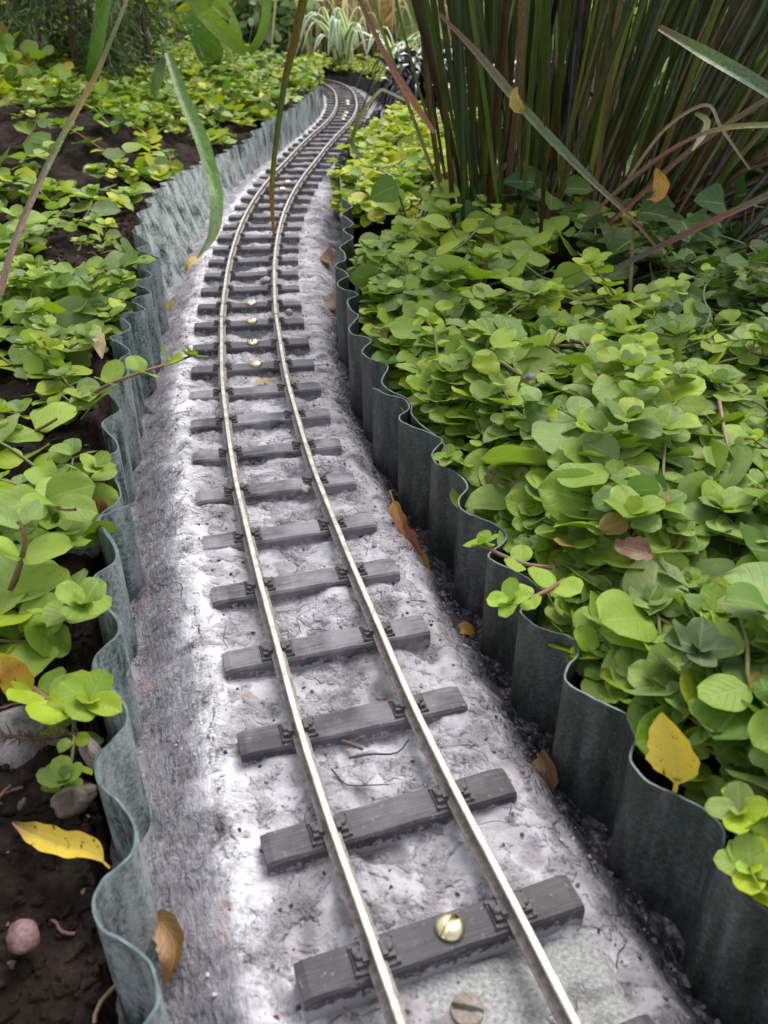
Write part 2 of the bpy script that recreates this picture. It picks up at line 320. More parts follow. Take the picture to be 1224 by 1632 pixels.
def m_sleeper():
    m, nt, b = mat('sleeper_plastic'); L = nt.links; P = pos(nt); tc = nt.nodes.new('ShaderNodeTexCoord')
    mp = nd(nt, 'ShaderNodeMapping'); mp.inputs['Scale'].default_value = (70, 1700, 200); L.new(tc.outputs['Object'], mp.inputs['Vector'])
    gr = noise(nt, 1.0, 5, 0.65, mp.outputs[0]); n1 = noise(nt, 42, 4, 0.6, P); n2 = noise(nt, 500, 5, 0.7, P)
    col = ramp(nt, gr.outputs[0], [(0.3, (0.024, 0.020, 0.024)), (0.7, (0.044, 0.038, 0.044))]).outputs[0]
    g = nt.nodes.new('ShaderNodeNewGeometry'); sx = nt.nodes.new('ShaderNodeSeparateXYZ'); L.new(g.outputs['Position'], sx.inputs[0])
    near = ramp(nt, sx.outputs[1], [(0.12, G3(0.08)), (0.24, G3(0.50)), (0.40, G3(0.66)), (0.47, G3(0.10)), (0.8, G3(0.40))]).outputs[0]   # mortar dust left on some sleepers
    d = math_(nt, 'ADD', math_(nt, 'MULTIPLY', n1.outputs[0], 0.65), math_(nt, 'MULTIPLY', gr.outputs[0], 0.35))
    f = math_(nt, 'MULTIPLY', ramp(nt, d, [(0.42, G3(0)), (0.58, G3(1))]).outputs[0], near)
    so2 = nt.nodes.new('ShaderNodeSeparateXYZ'); L.new(tc.outputs['Object'], so2.inputs[0]); foot = math_(nt, 'ADD', math_(nt, 'MULTIPLY', so2.outputs[2], -230.0), math_(nt, 'MULTIPLY', math_(nt, 'SUBTRACT', n2.outputs[0], 0.5), 3.2))
    f = math_(nt, 'MAXIMUM', f, math_(nt, 'MULTIPLY', ramp(nt, foot, [(0.75, G3(0)), (1.2 if False else 1.0, G3(1))]).outputs[0], 0.7))       # mortar stuck to the foot
    col = mixc(nt, f, col, (0.36, 0.345, 0.37))
    col = mixc(nt, math_(nt, 'MULTIPLY', ramp(nt, n2.outputs[0], [(0.60, G3(0)), (0.72, G3(1))]).outputs[0], 0.35), col, (0.55, 0.53, 0.54))
    L.new(col, b.inputs['Base Color']); b.inputs['Roughness'].default_value = 0.6
    bump(nt, b, gr.outputs[0], 0.0003, 0.6); return m
M['sleeper'] = m_sleeper()
M['chair'] = m_simple('rail_chair_plastic', (0.055, 0.05, 0.055), 0.55, var=0.6, scale=600)
def m_stone(name, a, bcol, scale=120, dirt=0.6):
    m, nt, b = mat(name); n = noise(nt, scale, 5, 0.6, pos(nt)); n2 = noise(nt, 900, 3, 0.6, pos(nt))
    n3 = noise(nt, 260, 5, 0.7, pos(nt)); c = mixc(nt, 0.6, ramp(nt, n.outputs[0], [(0.35, a), (0.65, bcol)]).outputs[0], ramp(nt, n2.outputs[0], [(0.3, G3(0.4)), (0.65, G3(1.0))]).outputs[0], 'MULTIPLY')
    nt.links.new(mixc(nt, math_(nt, 'MULTIPLY', ramp(nt, n3.outputs[0], [(0.48, G3(0)), (0.62, G3(1))]).outputs[0], dirt), c, (0.035, 0.025, 0.022)), b.inputs['Base Color'])
    b.inputs['Roughness'].default_value = 0.7; bump(nt, b, n2.outputs[0], 0.0008, 0.7); return m
M['pink_stone'] = m_stone('pink_pebble', (0.16, 0.085, 0.08), (0.24, 0.14, 0.13))
M['grey_stone'] = m_stone('grey_stone', (0.15, 0.13, 0.135), (0.27, 0.245, 0.25))
M['brown_stone'] = m_stone('brown_stone', (0.12, 0.08, 0.06), (0.24, 0.18, 0.15))
M['pale_stone'] = m_stone('pale_stone', (0.34, 0.28, 0.27), (0.50, 0.43, 0.42), 120, 0.35)
M['coal'] = m_stone('black_chip', (0.012, 0.011, 0.012), (0.04, 0.04, 0.045))
M['red_chip'] = m_stone('red_brown_chip', (0.10, 0.04, 0.03), (0.2, 0.09, 0.07))
M['crumb'] = m_simple('mortar_crumb', (0.36, 0.34, 0.36), 0.9, var=0.7, scale=200, bumpd=0.001, spec=0.2)

# ------------------------------------------------------------------ track centre line (mm)
CL = np.array([[34, 60], [26.5, 79], [14, 115], [2, 149], [-9, 183], [-19, 218], [-29, 253], [-38, 286], [-47.3, 321], [-55.3, 355.5], [-62.5, 389], [-69.5, 423],
               [-75.5, 457], [-81, 491], [-87, 528], [-91.7, 564], [-95.8, 599], [-99.8, 635], [-103, 671], [-105.6, 707], [-107.8, 743], [-109.2, 780],
               [-110, 817], [-110, 855], [-109.3, 892], [-108, 928], [-106.2, 964], [-104, 1000], [-101, 1036], [-97.5, 1080], [-90.5, 1172], [-81.5, 1265],
               [-72, 1350], [-64.5, 1455], [-63.5, 1585], [-72, 1729], [-83, 1810], [-103, 1899], [-140, 1985], [-195, 2060], [-265, 2120], [-350, 2160]], float)
CLS = resample(catmull(CL, 12), 2.0)
SL = np.concatenate([[0], np.cumsum(np.linalg.norm(np.diff(CLS, axis=0), axis=1))])
TL = np.gradient(CLS, axis=0); TL /= np.linalg.norm(TL, axis=1)[:, None]; NLr = np.stack([TL[:, 1], -TL[:, 0]], 1)   # to the right
def cl(s):
    s = np.asarray(s, float)
    p = np.stack([np.interp(s, SL, CLS[:, k]) for k in (0, 1)], -1); n = np.stack([np.interp(s, SL, NLr[:, k]) for k in (0, 1)], -1)
    return p, n/np.linalg.norm(n, axis=-1, keepdims=True)
def su(x, y):
    x = np.asarray(x, float).ravel(); y = np.asarray(y, float).ravel(); I = np.empty(len(x), int)
    for k in range(0, len(x), 4000):
        I[k:k+4000] = np.argmin((x[k:k+4000, None]-CLS[None, :, 0])**2+(y[k:k+4000, None]-CLS[None, :, 1])**2, axis=1)
    d = np.stack([x, y], 1)-CLS[I]
    return SL[I]+(d*TL[I]).sum(1), (d*NLr[I]).sum(1)

# ------------------------------------------------------------------ edging lines
ZT = lambda py: 22+14*np.clip((800-np.asarray(py, float))/440, 0, 1)
A_px = [(232,1660),(246,1612),(252,1589),(242.6,1541),(219,1515),(187,1494),(163,1480),(150,1454),(151,1430),(166,1401),(192,1380),(212,1356),(217,1330),(211,1308),(192,1282),(171,1262),(156.6,1245),(152,1222),(154,1208),(163.6,1195),(188,1168),(203,1147),(198.7,1122.5),(182.5,1101),(161,1085),(150.7,1066),(154,1047),(169,1031),(188,1014.6),(193,998),(185,982),(169,966),(151.5,944.5),(148.8,928),(158,915),(180,901),(189,888),(184,869),(169,847),(158,834),(161,824.5),(182.5,814),(207,805.6)]
A_px = [(228,1760),(196,1730),(176,1712),(168,1690),(180,1672)]+A_px[1:] if False else [(176,1720),(200,1672)]+A_px[1:]
B_px = [(184,1104),(160,1088),(148.2,1067),(151.5,1047),(166,1032),(185,1015),(190,998),(182,982),(166,966),(149,944.5),(146.3,928),(155,915),(177,901),(186,888),(181,869),(166,847),(153,830),(165,815),(187,799),(192,786),(185.6,768),(170,750),(167.6,737),(175,724),(188,715),(184,701),(171.5,689.5),(163,678),(171.5,667.6),(188,657),(191,649.6),(182,637),(171.5,626),(176.6,616),(197,604),(205,593),(199,585),(188,577.6),(192,570),(206,559.5),(200,552),(177,540),(182,534),(206,526),(205,516),(191,505.5),(197,501.6),(230.6,495),(223,487.5),(210,480),(216.5,473),(239.7,467),(233,459),(214,451.5),(219,446),(241,438.6),(236,432),(220,424.5),(223,419),(251,413),(250,409),(221,397.6),(222,394),(236,389),(234,384),(214,371),(214,365),(233,356.5)]
D_px = [(1330,1520),(1275,1478),(1224,1451),(1186,1422),(1157,1390),(1150,1364),(1155,1335),(1152,1317),(1128,1292),(1081,1268),(1034,1245),(1008.5,1219),(1005,1201),(1014,1172),(1001,1143),(968.6,1125),(925,1103),(901.5,1085),(905,1063),(921.5,1041.6),(914,1018),(889,1007),(852.5,994),(831,976),(834,967),(850,957),(861,945),(850,928),(825,911),(795,899),(779,889),(782,881),(797,871),(807,858),(803,846),(793,837),(763.5,823),(737,811),(731,800),(734,790),(745,776.5),(739,764),(717,749.5),(695,740),(688.7,725),(697,714),(704.6,703),(692,693),(665,683),(641,673.5),(637,664),(652,651.5),(643,637),(616,628),(594,617)]
E_px = [(704,719),(708,706),(692,690),(668,673.5),(656,659),(655.6,645),(643,632),(621,622),(610,612),(609,603),(618,587),(613,580),(593,573),(578,562.6),(580.7,554.5),(591.4,544),(582,537),(563,533),(556,523.6),(563,514),(571,503),(560,495),(553.7,482),(560,475),(571,469.6),(560,463),(547,460),(537.5,452),(547,444),(555,440),(549.7,432),(535,425),(539,418),(550,414),(549,402),(541.6,393),(549.7,386),(562,378),(555,372.6),(547.5,366),(558,360),(563,355),(555,348),(545,341.6),(553,335),(561,329),(555,323),(546,317)]
def top_line(px): return np.array([[*spot(x, y, float(ZT(y)))[:2], float(ZT(y))] for x, y in px])
TA, TB, TD, TE = (top_line(p) for p in (A_px, B_px, D_px, E_px))
# far left piece: leans outwards, foot hugging the sleepers; stations (foot x,y, top x,y,z)
FC = np.array([[-158,606,-176,612,40],[-150,650,-180,668,42],[-147,700,-184,715,42],[-150.5,750,-184,760,41],[-152,830,-182,842,36],[-151,930,-176,940,30],[-149,1000,-171,1005,27],[-146,1050,-163,1050,26],[-142.5,1100,-155,1100,31],[-136,1165,-141,1168,37],[-124,1270,-128,1272,34],[-110,1400,-117,1400,36],[-104.5,1500,-110,1500,34],[-104,1585,-108,1585,32]], float)
E_far = np.array([[-46,830],[-44,900],[-42,980],[-36,1060],[-27,1140],[-16,1215],[-8,1290]], float)
FF = np.array([[40,1310],[31,1370],[24,1450],[18,1540],[8,1640],[-8,1730],[-27,1820],[-56,1915],[-97,1975],[-150,2035],[-215,2095]], float)
FZ = np.array([30,33,35,34,32,26,20,15,11,10,10], float)
def smooth_edge(T, k=31):
    P = resample(T, 2.0); kk = min(k, len(P)//2*2-1); w_ = np.hanning(kk+2)[1:-1]; w_ /= w_.sum()
    Q = np.pad(P, ((kk//2, kk//2), (0, 0)), 'edge'); return np.stack([np.convolve(Q[:, i], w_, 'valid') for i in range(P.shape[1])], 1)
sA, sB, sD, sE = (smooth_edge(t) for t in (TA, TB, TD, TE))
def mono(*arrs):
    P = np.vstack([a[:, :2] for a in arrs]); P = P[np.argsort(P[:, 1])]; return P
LE = mono(sA, sB, resample(FC[:, 2:4]-np.array([3.0, 0]), 4.0)); RE = mono(sD, sE, E_far)
yy = np.arange(40, 2200, 10.0)
def bins(P):
    out = []
    for y in yy:
        k = np.abs(P[:, 1]-y) < 14; out.append(P[k, 0].mean() if k.any() else np.nan)
    out = np.array(out); g = ~np.isnan(out); return np.interp(yy, yy[g], out[g])
LEX, REX = bins(LE), bins(RE)
def left_x(y): return np.interp(y, yy, LEX)
def right_x(y): return np.interp(y, yy, REX)

# ------------------------------------------------------------------ ground heights
def bed_z(s, u, x, y):
    left_d = np.interp(y, [100, 450, 650, 800], [23, 22, 14, 5]); right_d = np.interp(y, [100, 450, 650, 900], [17, 18, 13, 7])
    lump = fbm(x/17, y/17, 3, 4); fine = fbm(x/4.5, y/4.5, 9, 3)
    ch = fbm(x/8.5+3, y/8.5, 33, 3); rough_ = sstep(-0.1, 0.3, fbm(x/24, y/24, 71, 2)); z = -4.9+2.3*lump+(0.25+1.0*rough_)*fine+0.9*sstep(0.06, 0.13, ch)-0.7*sstep(-0.16, -0.24, ch)
    z = z+2.6*np.interp(y, [200, 260, 400, 460], [0, 1, 1, 0])*sstep(-16, -30, u)+1.3*np.interp(y, [150, 200, 440, 500], [0, 1, 1, 0.3])*np.clip(fbm(x/30, y/30, 88, 2)+0.3, 0, 1)
    z = np.where(np.abs(u) < 36, np.minimum(z, -0.7+0.9*fine), z)
    pit = sstep(0.25, 0.6, fbm(x/20+5, y/20, 21, 2))*sstep(36, 30, np.abs(u)); z = z-3.0*pit
    ul = -u-np.interp(y, [100, 200, 400, 800], [43, 41, 40, 38]); ur = u-np.interp(y, [100, 200, 400, 650], [37.5, 37.5, 40, 48])
    ridge = 1.6*np.exp(-((ul+1.5)/3.2)**2)
    z = z+ridge
    sl_ = sstep(0, 30, ul); sr_ = sstep(-2, 24, ur)
    z = np.where(ul > 0, (z-ridge)*(1-0.55*sl_)+ridge-left_d*sl_*0.9-np.clip(ul-30, 0, 40)*0.15, z)
    z = z-right_d*sr_-np.clip(ur-20, 0, 40)*0.12+1.6*fine*sr_+1.5*lump*sr_
    boardzone = sstep(126, 112, y)*sstep(44, 38, np.abs(u)); z = z-boardzone*(3.5)
    return z
def soil_z(x, y):
    lx, rx = left_x(y), right_x(y); dl, dr = lx-x, x-rx
    lump = fbm(x/26, y/26, 40, 4); fine = fbm(x/7, y/7, 47, 3)
    zl = np.interp(y, [60, 120, 190, 300, 600, 1000, 1600, 2600, 6000], [-6, -3, 4, 11, 20, 26, 24, 30, 60])
    zl = zl+np.clip(dl-15, 0, 400)*np.interp(y, [200, 500, 900, 1600], [0.03, 0.07, 0.15, 0.13])
    zl = zl+24*np.exp(-((x+330)/110)**2-((y-960)/90)**2)+10*np.exp(-((x+215)/50)**2-((y-700)/60)**2)
    zr = np.interp(y, [60, 500, 1000, 1150, 1250, 1800, 2600, 6000], [12, 13, 14, 10, -12, -8, 25, 60])+np.clip(dr, 0, 400)*0.03
    amp = np.interp(y, [0, 1500, 3000], [1, 1, 1.6])
    clod = np.abs(fbm(x/15, y/15, 53, 3)); zl = zl+amp*(5.0*lump+2.4*fine-5.5*clod*np.interp(y, [200, 500, 800], [0.6, 1, 1.6])+1.2); zr = zr+amp*(3.5*lump+1.8*fine)
    far = sstep(2000, 2120, y)
    wl, wr = sstep(5.5, 10.5, dl), sstep(5.5, 10.5, dr)             # kept outside the waves of the edging
    z = np.where(dl > 5.5, -46+(zl+46)*wl, np.where(dr > 5.5, -46+(zr+46)*wr, -46.0+0*x))
    # behind the far bend the sheet closes again
    _s, uu = (su(x, y) if False else (None, None))
    z = z*(1-far)+far*(np.where(x < 0, 18.0, 14.0)+amp*4*lump+np.clip(y-2200, 0, 4000)*0.012)
    far2 = sstep(2060, 1990, y); return z
def axis(parts):
    out = []
    for a, b, st in parts: out.append(np.arange(a, b, st))
    out.append([parts[-1][1]]); return np.concatenate(out)
def build_ground():
    xs = axis([(-40000, -6000, 4000), (-6000, -1500, 400), (-1500, -560, 60), (-560, -330, 4.5), (-330, 240, 2.6), (240, 420, 8), (420, 1500, 60), (1500, 6000, 400), (6000, 40000, 4000)])
    ys = axis([(-3000, -200, 300), (-200, 40, 30), (40, 760, 2.8), (760, 1150, 4), (1150, 1300, 7), (1300, 2300, 14), (2300, 5000, 90), (5000, 20000, 1200), (20000, 60000, 8000)])
    X, Y = np.meshgrid(xs, ys); Z = soil_z(X, Y)
    # keep the sheet under the mortar of the far bend
    s, u = su(X.ravel(), Y.ravel()); near = (np.abs(u) < 52) & (Y.ravel() > 1400) & (X.ravel() > -420); Zr = Z.ravel(); Zr[near] = -46; Z = Zr.reshape(Z.shape)
    mb = MB(); mb.add(np.stack([X, Y, Z], -1).reshape(-1, 3), grid_faces(len(ys), len(xs)))
    tag(mb.build('soil', M['soil']), kind='structure')
build_ground()
def build_bed():
    L = SL[-1]; ss = np.concatenate([np.arange(0, 520, 1.3), np.arange(520, 1100, 3.0), np.arange(1100, L, 7.0)])
    us = np.concatenate([np.arange(-92, -50, 2.0), np.arange(-50, 62, 1.3), np.arange(62, 92, 2.5)])
    p, n = cl(ss); X = p[:, 0, None]+n[:, 0, None]*us; Y = p[:, 1, None]+n[:, 1, None]*us
    U_ = np.broadcast_to(us[None], X.shape); S_ = np.broadcast_to(ss[:, None], X.shape); Z = bed_z(S_, U_, X, Y)
    ul = -U_-np.interp(Y, [100, 200, 400, 800], [43, 41, 40, 38]); ur = U_-np.interp(Y, [100, 200, 400, 650], [37.5, 37.5, 40, 48])
    left = np.clip((ul-1)/5, 0, 1)*(1-0.52*np.clip((ul-9)/16, 0, 1))*np.interp(Y, [500, 800], [1, 0.65]); right = np.clip((ur-2)/19, 0, 1)*np.interp(Y, [500, 680, 900], [1, 0.45, 0.1])
    lump = fbm(X/17, Y/17, 3, 4); pit = sstep(0.25, 0.6, fbm(X/20+5, Y/20, 21, 2))
    wet = -1.0*np.exp(-((ul-0.0)/6.5)**2)*np.interp(Y, [90, 130], [0.4, 1])+np.clip(0.5*pit+np.interp(Y, [90, 170, 240], [0.5, 0.25, 0])*sstep(34, 22, np.abs(U_+2)), 0, 1)
    mb = MB(); mb.add(np.stack([X, Y, Z], -1).reshape(-1, 3), grid_faces(len(ss), len(us))[:, ::-1],
                      np.stack([left, right, wet], -1).reshape(-1, 3), np.stack([U_/10, S_/10], -1).reshape(-1, 2))
    tag(mb.build('track_bed', M['bed']), kind='structure')
build_bed()

# ------------------------------------------------------------------ lawn edging
def edging(label, top, foot=None, zfoot=-46.0, material='edging_pale', side=1, mud=0.0):
    """top: (n,3) rim line; foot: (n,2) foot line; side = +1 when the track lies to the right of the direction of travel"""
    n = len(top); rows = 9
    f = top[:, :2] if foot is None else foot
    t = np.linspace(0, 1, rows)
    top = np.array(top, float); top[:, 2] += 0.9*fbm(np.arange(n)/26.0, np.zeros(n)+len(label), 8, 3)+0.35*fbm(np.arange(n)/3.0, np.zeros(n)+len(label), 18, 2)      # never cut quite straight
    wob = 0.9*fbm(np.arange(n)/9.0, np.zeros(n)+3, 5, 2)
    T2 = np.gradient(f, axis=0); T2 /= np.maximum(1e-6, np.linalg.norm(T2, axis=1))[:, None]; N2 = np.stack([T2[:, 1], -T2[:, 0]], 1)
    def sheet(off):
        P = np.zeros((rows, n, 3))
        for k, a in enumerate(t):
            P[k, :, :2] = f*(1-a)+top[:, :2]*a+N2*(off+wob[:, None]*(1-a)); P[k, :, 2] = zfoot*(1-a)+top[:, 2]*a
        return P
    P0, P1 = sheet(0.32), sheet(-0.32)
    up = np.repeat(np.repeat(t[:, None], n, 1)[..., None], 3, -1).reshape(-1, 3)
    mb = MB(); mb.add(P0.reshape(-1, 3), grid_faces(rows, n), up); mb.add(P1.reshape(-1, 3), grid_faces(rows, n)[:, ::-1], up)
    mb2 = np.concatenate([P0[-1], P1[-1]+0]); mb2[:, 2] += 0.0
    a = np.arange(n-1); mb.add(mb2, np.stack([a, a+1, a+1+n, a+n], 1), np.ones((2*n, 3)), None, 1)
    for e in (0, n-1):
        q = np.concatenate([P0[:, e], P1[:, e]]); b_ = np.arange(rows-1); mb.add(q, np.stack([b_, b_+1, b_+1+rows, b_+rows], 1), np.ones((2*rows, 3)), None, 1)
    o = mb.build('lawn_edging', [M[material], M['rim']], origin=np.array([*f[n//2], zfoot]))
    return tag(o, label, 'lawn edging', 'strips of corrugated lawn edging')
def wavy(base, amp=4.6, wl=39.0, step=1.5, phase=0.0):
    P = resample(catmull(base, 10), step); d = np.concatenate([[0], np.cumsum(np.linalg.norm(np.diff(P[:, :2], axis=0), axis=1))])
    T2 = np.gradient(P[:, :2], axis=0); T2 /= np.linalg.norm(T2, axis=1)[:, None]; N2 = np.stack([T2[:, 1], -T2[:, 0]], 1)
    return P, N2*(amp*np.sin(2*PI*d/wl+phase))[:, None]
edging('green corrugated edging strip along the near left, running out of the bottom of the picture', resample(catmull(TA, 8), 1.0))
edging('dusty corrugated edging strip on the left with a leafy sprig hanging over its rim', resample(catmull(TB, 8), 1.0))
P, W = wavy(FC, 4.2, 36.0, 1.5)
edging('pale tilted edging strip with a jagged rim, leaning away from the track', np.hstack([P[:, 2:4]+W, P[:, 4:5]]), P[:, :2]+W, material='edging_white')
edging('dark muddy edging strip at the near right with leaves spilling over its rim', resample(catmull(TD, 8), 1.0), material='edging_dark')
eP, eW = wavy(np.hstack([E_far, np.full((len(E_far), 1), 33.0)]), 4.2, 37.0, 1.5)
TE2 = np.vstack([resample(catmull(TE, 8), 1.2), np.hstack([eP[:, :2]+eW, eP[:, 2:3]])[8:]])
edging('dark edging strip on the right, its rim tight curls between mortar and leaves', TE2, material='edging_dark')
P, W = wavy(np.hstack([FF, FZ[:, None]]), 3.6, 34.0, 2.0)
edging('grey edging strip curving round the outside of the far bend', np.hstack([P[:, :2]+W, P[:, 2:3]]), material='edging_dark')

# ------------------------------------------------------------------ the railway track
track = thing('model_railway_track', [14, 115, -9], 'narrow model railway track of pale brass rails on dark sleepers, winding between the edging strips', 'railway track')
def sleeper_mesh():
    mb = MB(); nx, prof = 36, [(-5.1, -9.0), (-5.1, -1.0), (-4.5, -0.15), (-3.0, 0.0), (0, 0.05), (3.0, 0.0), (4.5, -0.15), (5.1, -1.0), (5.1, -9.0)]
    xs = np.linspace(-35, 35, nx); V = []
    for i, x in enumerate(xs):
        for (y, z) in prof:
            e = 0.35*float(vnoise(np.array([x/6.0]), np.array([y*0.7+3]), 77)[0]-0.5)
            zz = z+(e if z > -2 else 0)-(0.5 if i in (0, nx-1) and z > -2 else 0); V.append((x, y*(0.985 if i in (0, nx-1) else 1)+e*0.6, zz))
    V = np.array(V); mb.add(V, grid_faces(nx, len(prof)))
    k = len(prof)
    for base, flip in ((0, False), ((nx-1)*k, True)):
        f = [base+j for j in range(k)]; mb.add(V[f], [list(range(k))[::-1] if flip else list(range(k))])
    return mb
def chair_mesh():
    mb = MB(); box(mb, (0, 0, 0.28), (11.0, 7.6, 0.55), taper=0.06)
    for sx in (-1, 1):
        box(mb, (sx*3.3, 0, 1.1), (3.0, 5.2, 1.3), taper=0.12); box(mb, (sx*2.35, 0, 1.5), (1.5, 4.2, 2.0), taper=0.1)
        a = np.arange(10)*2*PI/10; ring = lambda r, z: np.stack([sx*3.6+r*np.cos(a), r*np.sin(a), 0*a+z], 1)
        V = np.vstack([ring(1.15, 1.6), ring(1.15, 2.25), ring(0.8, 2.55), ring(0.05, 2.6)]); mb.add(V, grid_faces(4, 10, True))
        for sy in (-1, 1): box(mb, (sx*4.9, sy*3.2, 0.65), (0.8, 0.8, 0.5))
    return mb
def dome_screw(r=3.6, h=2.3, slot=0.52, ang=0.6):
    n = 41; g = np.linspace(-1, 1, n); A, B = np.meshgrid(g, g)
    X = A*np.sqrt(1-B*B/2)*r; Y = B*np.sqrt(1-A*A/2)*r; R2 = (X*X+Y*Y)/r/r
    Z = 0.75+h*np.sqrt(np.clip(1-R2*0.93, 0, 1))-h*0.2645
    d = X*math.sin(ang)-Y*math.cos(ang); Z = Z-1.5*sstep(slot+0.22, slot-0.05, np.abs(d))
    V = np.stack([X, Y, Z], -1).reshape(-1, 3); mb = MB(); mb.add(V, grid_faces(n, n))
    a = np.linspace(0, 2*PI, 40, endpoint=False); ring = lambda z: np.stack([r*0.999*np.cos(a), r*0.999*np.sin(a), 0*a+z], 1)
    mb.add(np.vstack([ring(-0.3), ring(0.78)]), grid_faces(2, 40, True)); return mb
idx = np.arange(-1, 60); measured = resample(catmull(CL, 12), 2.0)
s0 = float(su([14], [115])[0][0]); svals = s0+36.05*idx
obs = CL[2:29]; so_ = su(obs[:, 0], obs[:, 1])[0]
for i in range(27): svals[i+1] = so_[i]
svals[28:] = svals[27]+36.2*np.arange(1, len(svals)-27)
svals[0] = svals[1]-36.5
screwed = {0, 10, 11, 12, 13, 23, 24, 37, 38, 39, 42, 43}
proto = {}
for k, s in zip(idx, svals):
    if s > SL[-1]-10: break
    p, n = cl(s); rz = math.atan2(n[1], n[0])+0.02*(rng.random()-0.5)
    if not proto:
        so1 = sleeper_mesh().build('sleeper', M['sleeper'], origin=np.zeros(3), smooth=False); so1.parent = track
        ch1 = chair_mesh().build('rail_chair', M['chair'], origin=np.zeros(3), smooth=False)
        sc1 = dome_screw().build('screw', M['brass'], origin=np.zeros(3)); proto.update(s=so1, c=ch1, b=sc1); sl_o = so1
        first_c, first_b = True, True
    else:
        sl_o = proto['s'].copy(); C.objects.link(sl_o); sl_o.parent = track
    sl_o.location = ((p[0]-14)*MM, (p[1]-115)*MM, 9*MM+0.0003*(rng.random()-0.5)); sl_o.rotation_euler = (0.03*(rng.random()-0.5), 0.012*(rng.random()-0.5), rz)
    if k > 32 and k % 1 == 0 and k > 45: continue
    for sx in (-1, 1):
        if first_c: c = proto['c']; first_c = False
        else: c = proto['c'].copy(); C.objects.link(c)
        c.parent = sl_o; c.location = (sx*17.3*MM, 0, 0.00002)
    if int(k) in screwed:
        if first_b: b_ = proto['b']; first_b = False
        else: b_ = proto['b'].copy(); C.objects.link(b_)
        b_.parent = sl_o; b_.location = ((1.0+rng.random())*MM, 0.4*MM, 0.0002); b_.rotation_euler = (0, 0, (rng.random()-0.5)*2.2 if k else 0.0)
def rail(off, sa, sb):
    s = np.arange(sa, sb, 4.0); p, n = cl(s)
    prof = np.array([(-2.3, 0.7), (2.3, 0.7), (2.3, 1.2), (0.55, 1.6), (0.5, 3.6), (0.98, 4.1), (0.98, 5.0), (0.72, 5.3), (-0.72, 5.3), (-0.98, 5.0), (-0.98, 4.1), (-0.5, 3.6), (-0.55, 1.6), (-2.3, 1.2)])
    V = np.zeros((len(s), len(prof), 3)); c = p+n*off
    V[:, :, :2] = c[:, None]+n[:, None]*prof[None, :, :1]; V[:, :, 2] = prof[None, :, 1]
    V = V.reshape(-1, 3); F = grid_faces(len(s), len(prof), True); col = F[:, 0] % len(prof); top = np.isin(col, [6, 7, 8])
    mb = MB(); mb.add(V, F[~top][:, ::-1], None, None, 0)
    mb.add(V, F[top][:, ::-1], None, None, 1)
    k = len(prof)
    for e in (0, len(s)-1): mb.add(V[e*k:(e+1)*k], [list(range(k))], None, None, 1)
    return mb.build('rail', [M['rail_side'], M['rail_top']], track, smooth=False)
jt = svals[13]-1.0
for off in (-17.3, 17.3):
    rail(off, 2, jt); rail(off, jt+0.9, SL[-1]-4)
    mb = MB(); p, n = cl(jt); a_ = math.atan2(n[1], n[0])
    for sx in (-1, 1):
        c = p+n*(off+sx*1.55); box(mb, (c[0], c[1], 2.3), (0.5, 11, 2.2), a_)
    mb.build('rail_joiner', M['rail_side'], track, smooth=False)
# board showing under the track at the front
p, n = cl(s0-17); bo = thing('base_board', [p[0], p[1], -12], 'grey green board with a tarnished screw, laid bare under the nearest sleepers', 'board')
mb = MB(); a_ = math.atan2(n[1], n[0])
nx, ny = 40, 40; gx, gy = np.meshgrid(np.linspace(-30, 40, nx), np.linspace(-32, 16, ny)); R = np.array([[math.cos(a_), -math.sin(a_)], [math.sin(a_), math.cos(a_)]])
q = np.stack([gx, gy], -1).reshape(-1, 2)@R.T+p; z = -6.6+0.35*fbm(q[:, 0]/8, q[:, 1]/8, 5, 4)
z = z-3.0*sstep(0.1, 0.5, fbm(q[:, 0]/9, q[:, 1]/9, 15, 3)+0.9*sstep(6, 0, 40-gx.ravel())+1.2*sstep(9, 0, gx.ravel()+30)+1.0*sstep(7, 0, 16-gy.ravel()))
edge = (np.abs(gx-5) > 34.5) | (np.abs(gy+8) > 23.5); z = np.where(edge.ravel(), -11, z)
mb.add(np.hstack([q, z[:, None]]), grid_faces(ny, nx)); mb.build('board_panel', M['board'], bo)
q = spot(745, 1607, -5.6); mb2 = dome_screw(3.7, 0.5, 0.5, 2.9); mb2.V = [v+np.array([q[0], q[1], -6.7]) for v in mb2.V]; mb2.build('screw', M['old_brass'], bo)

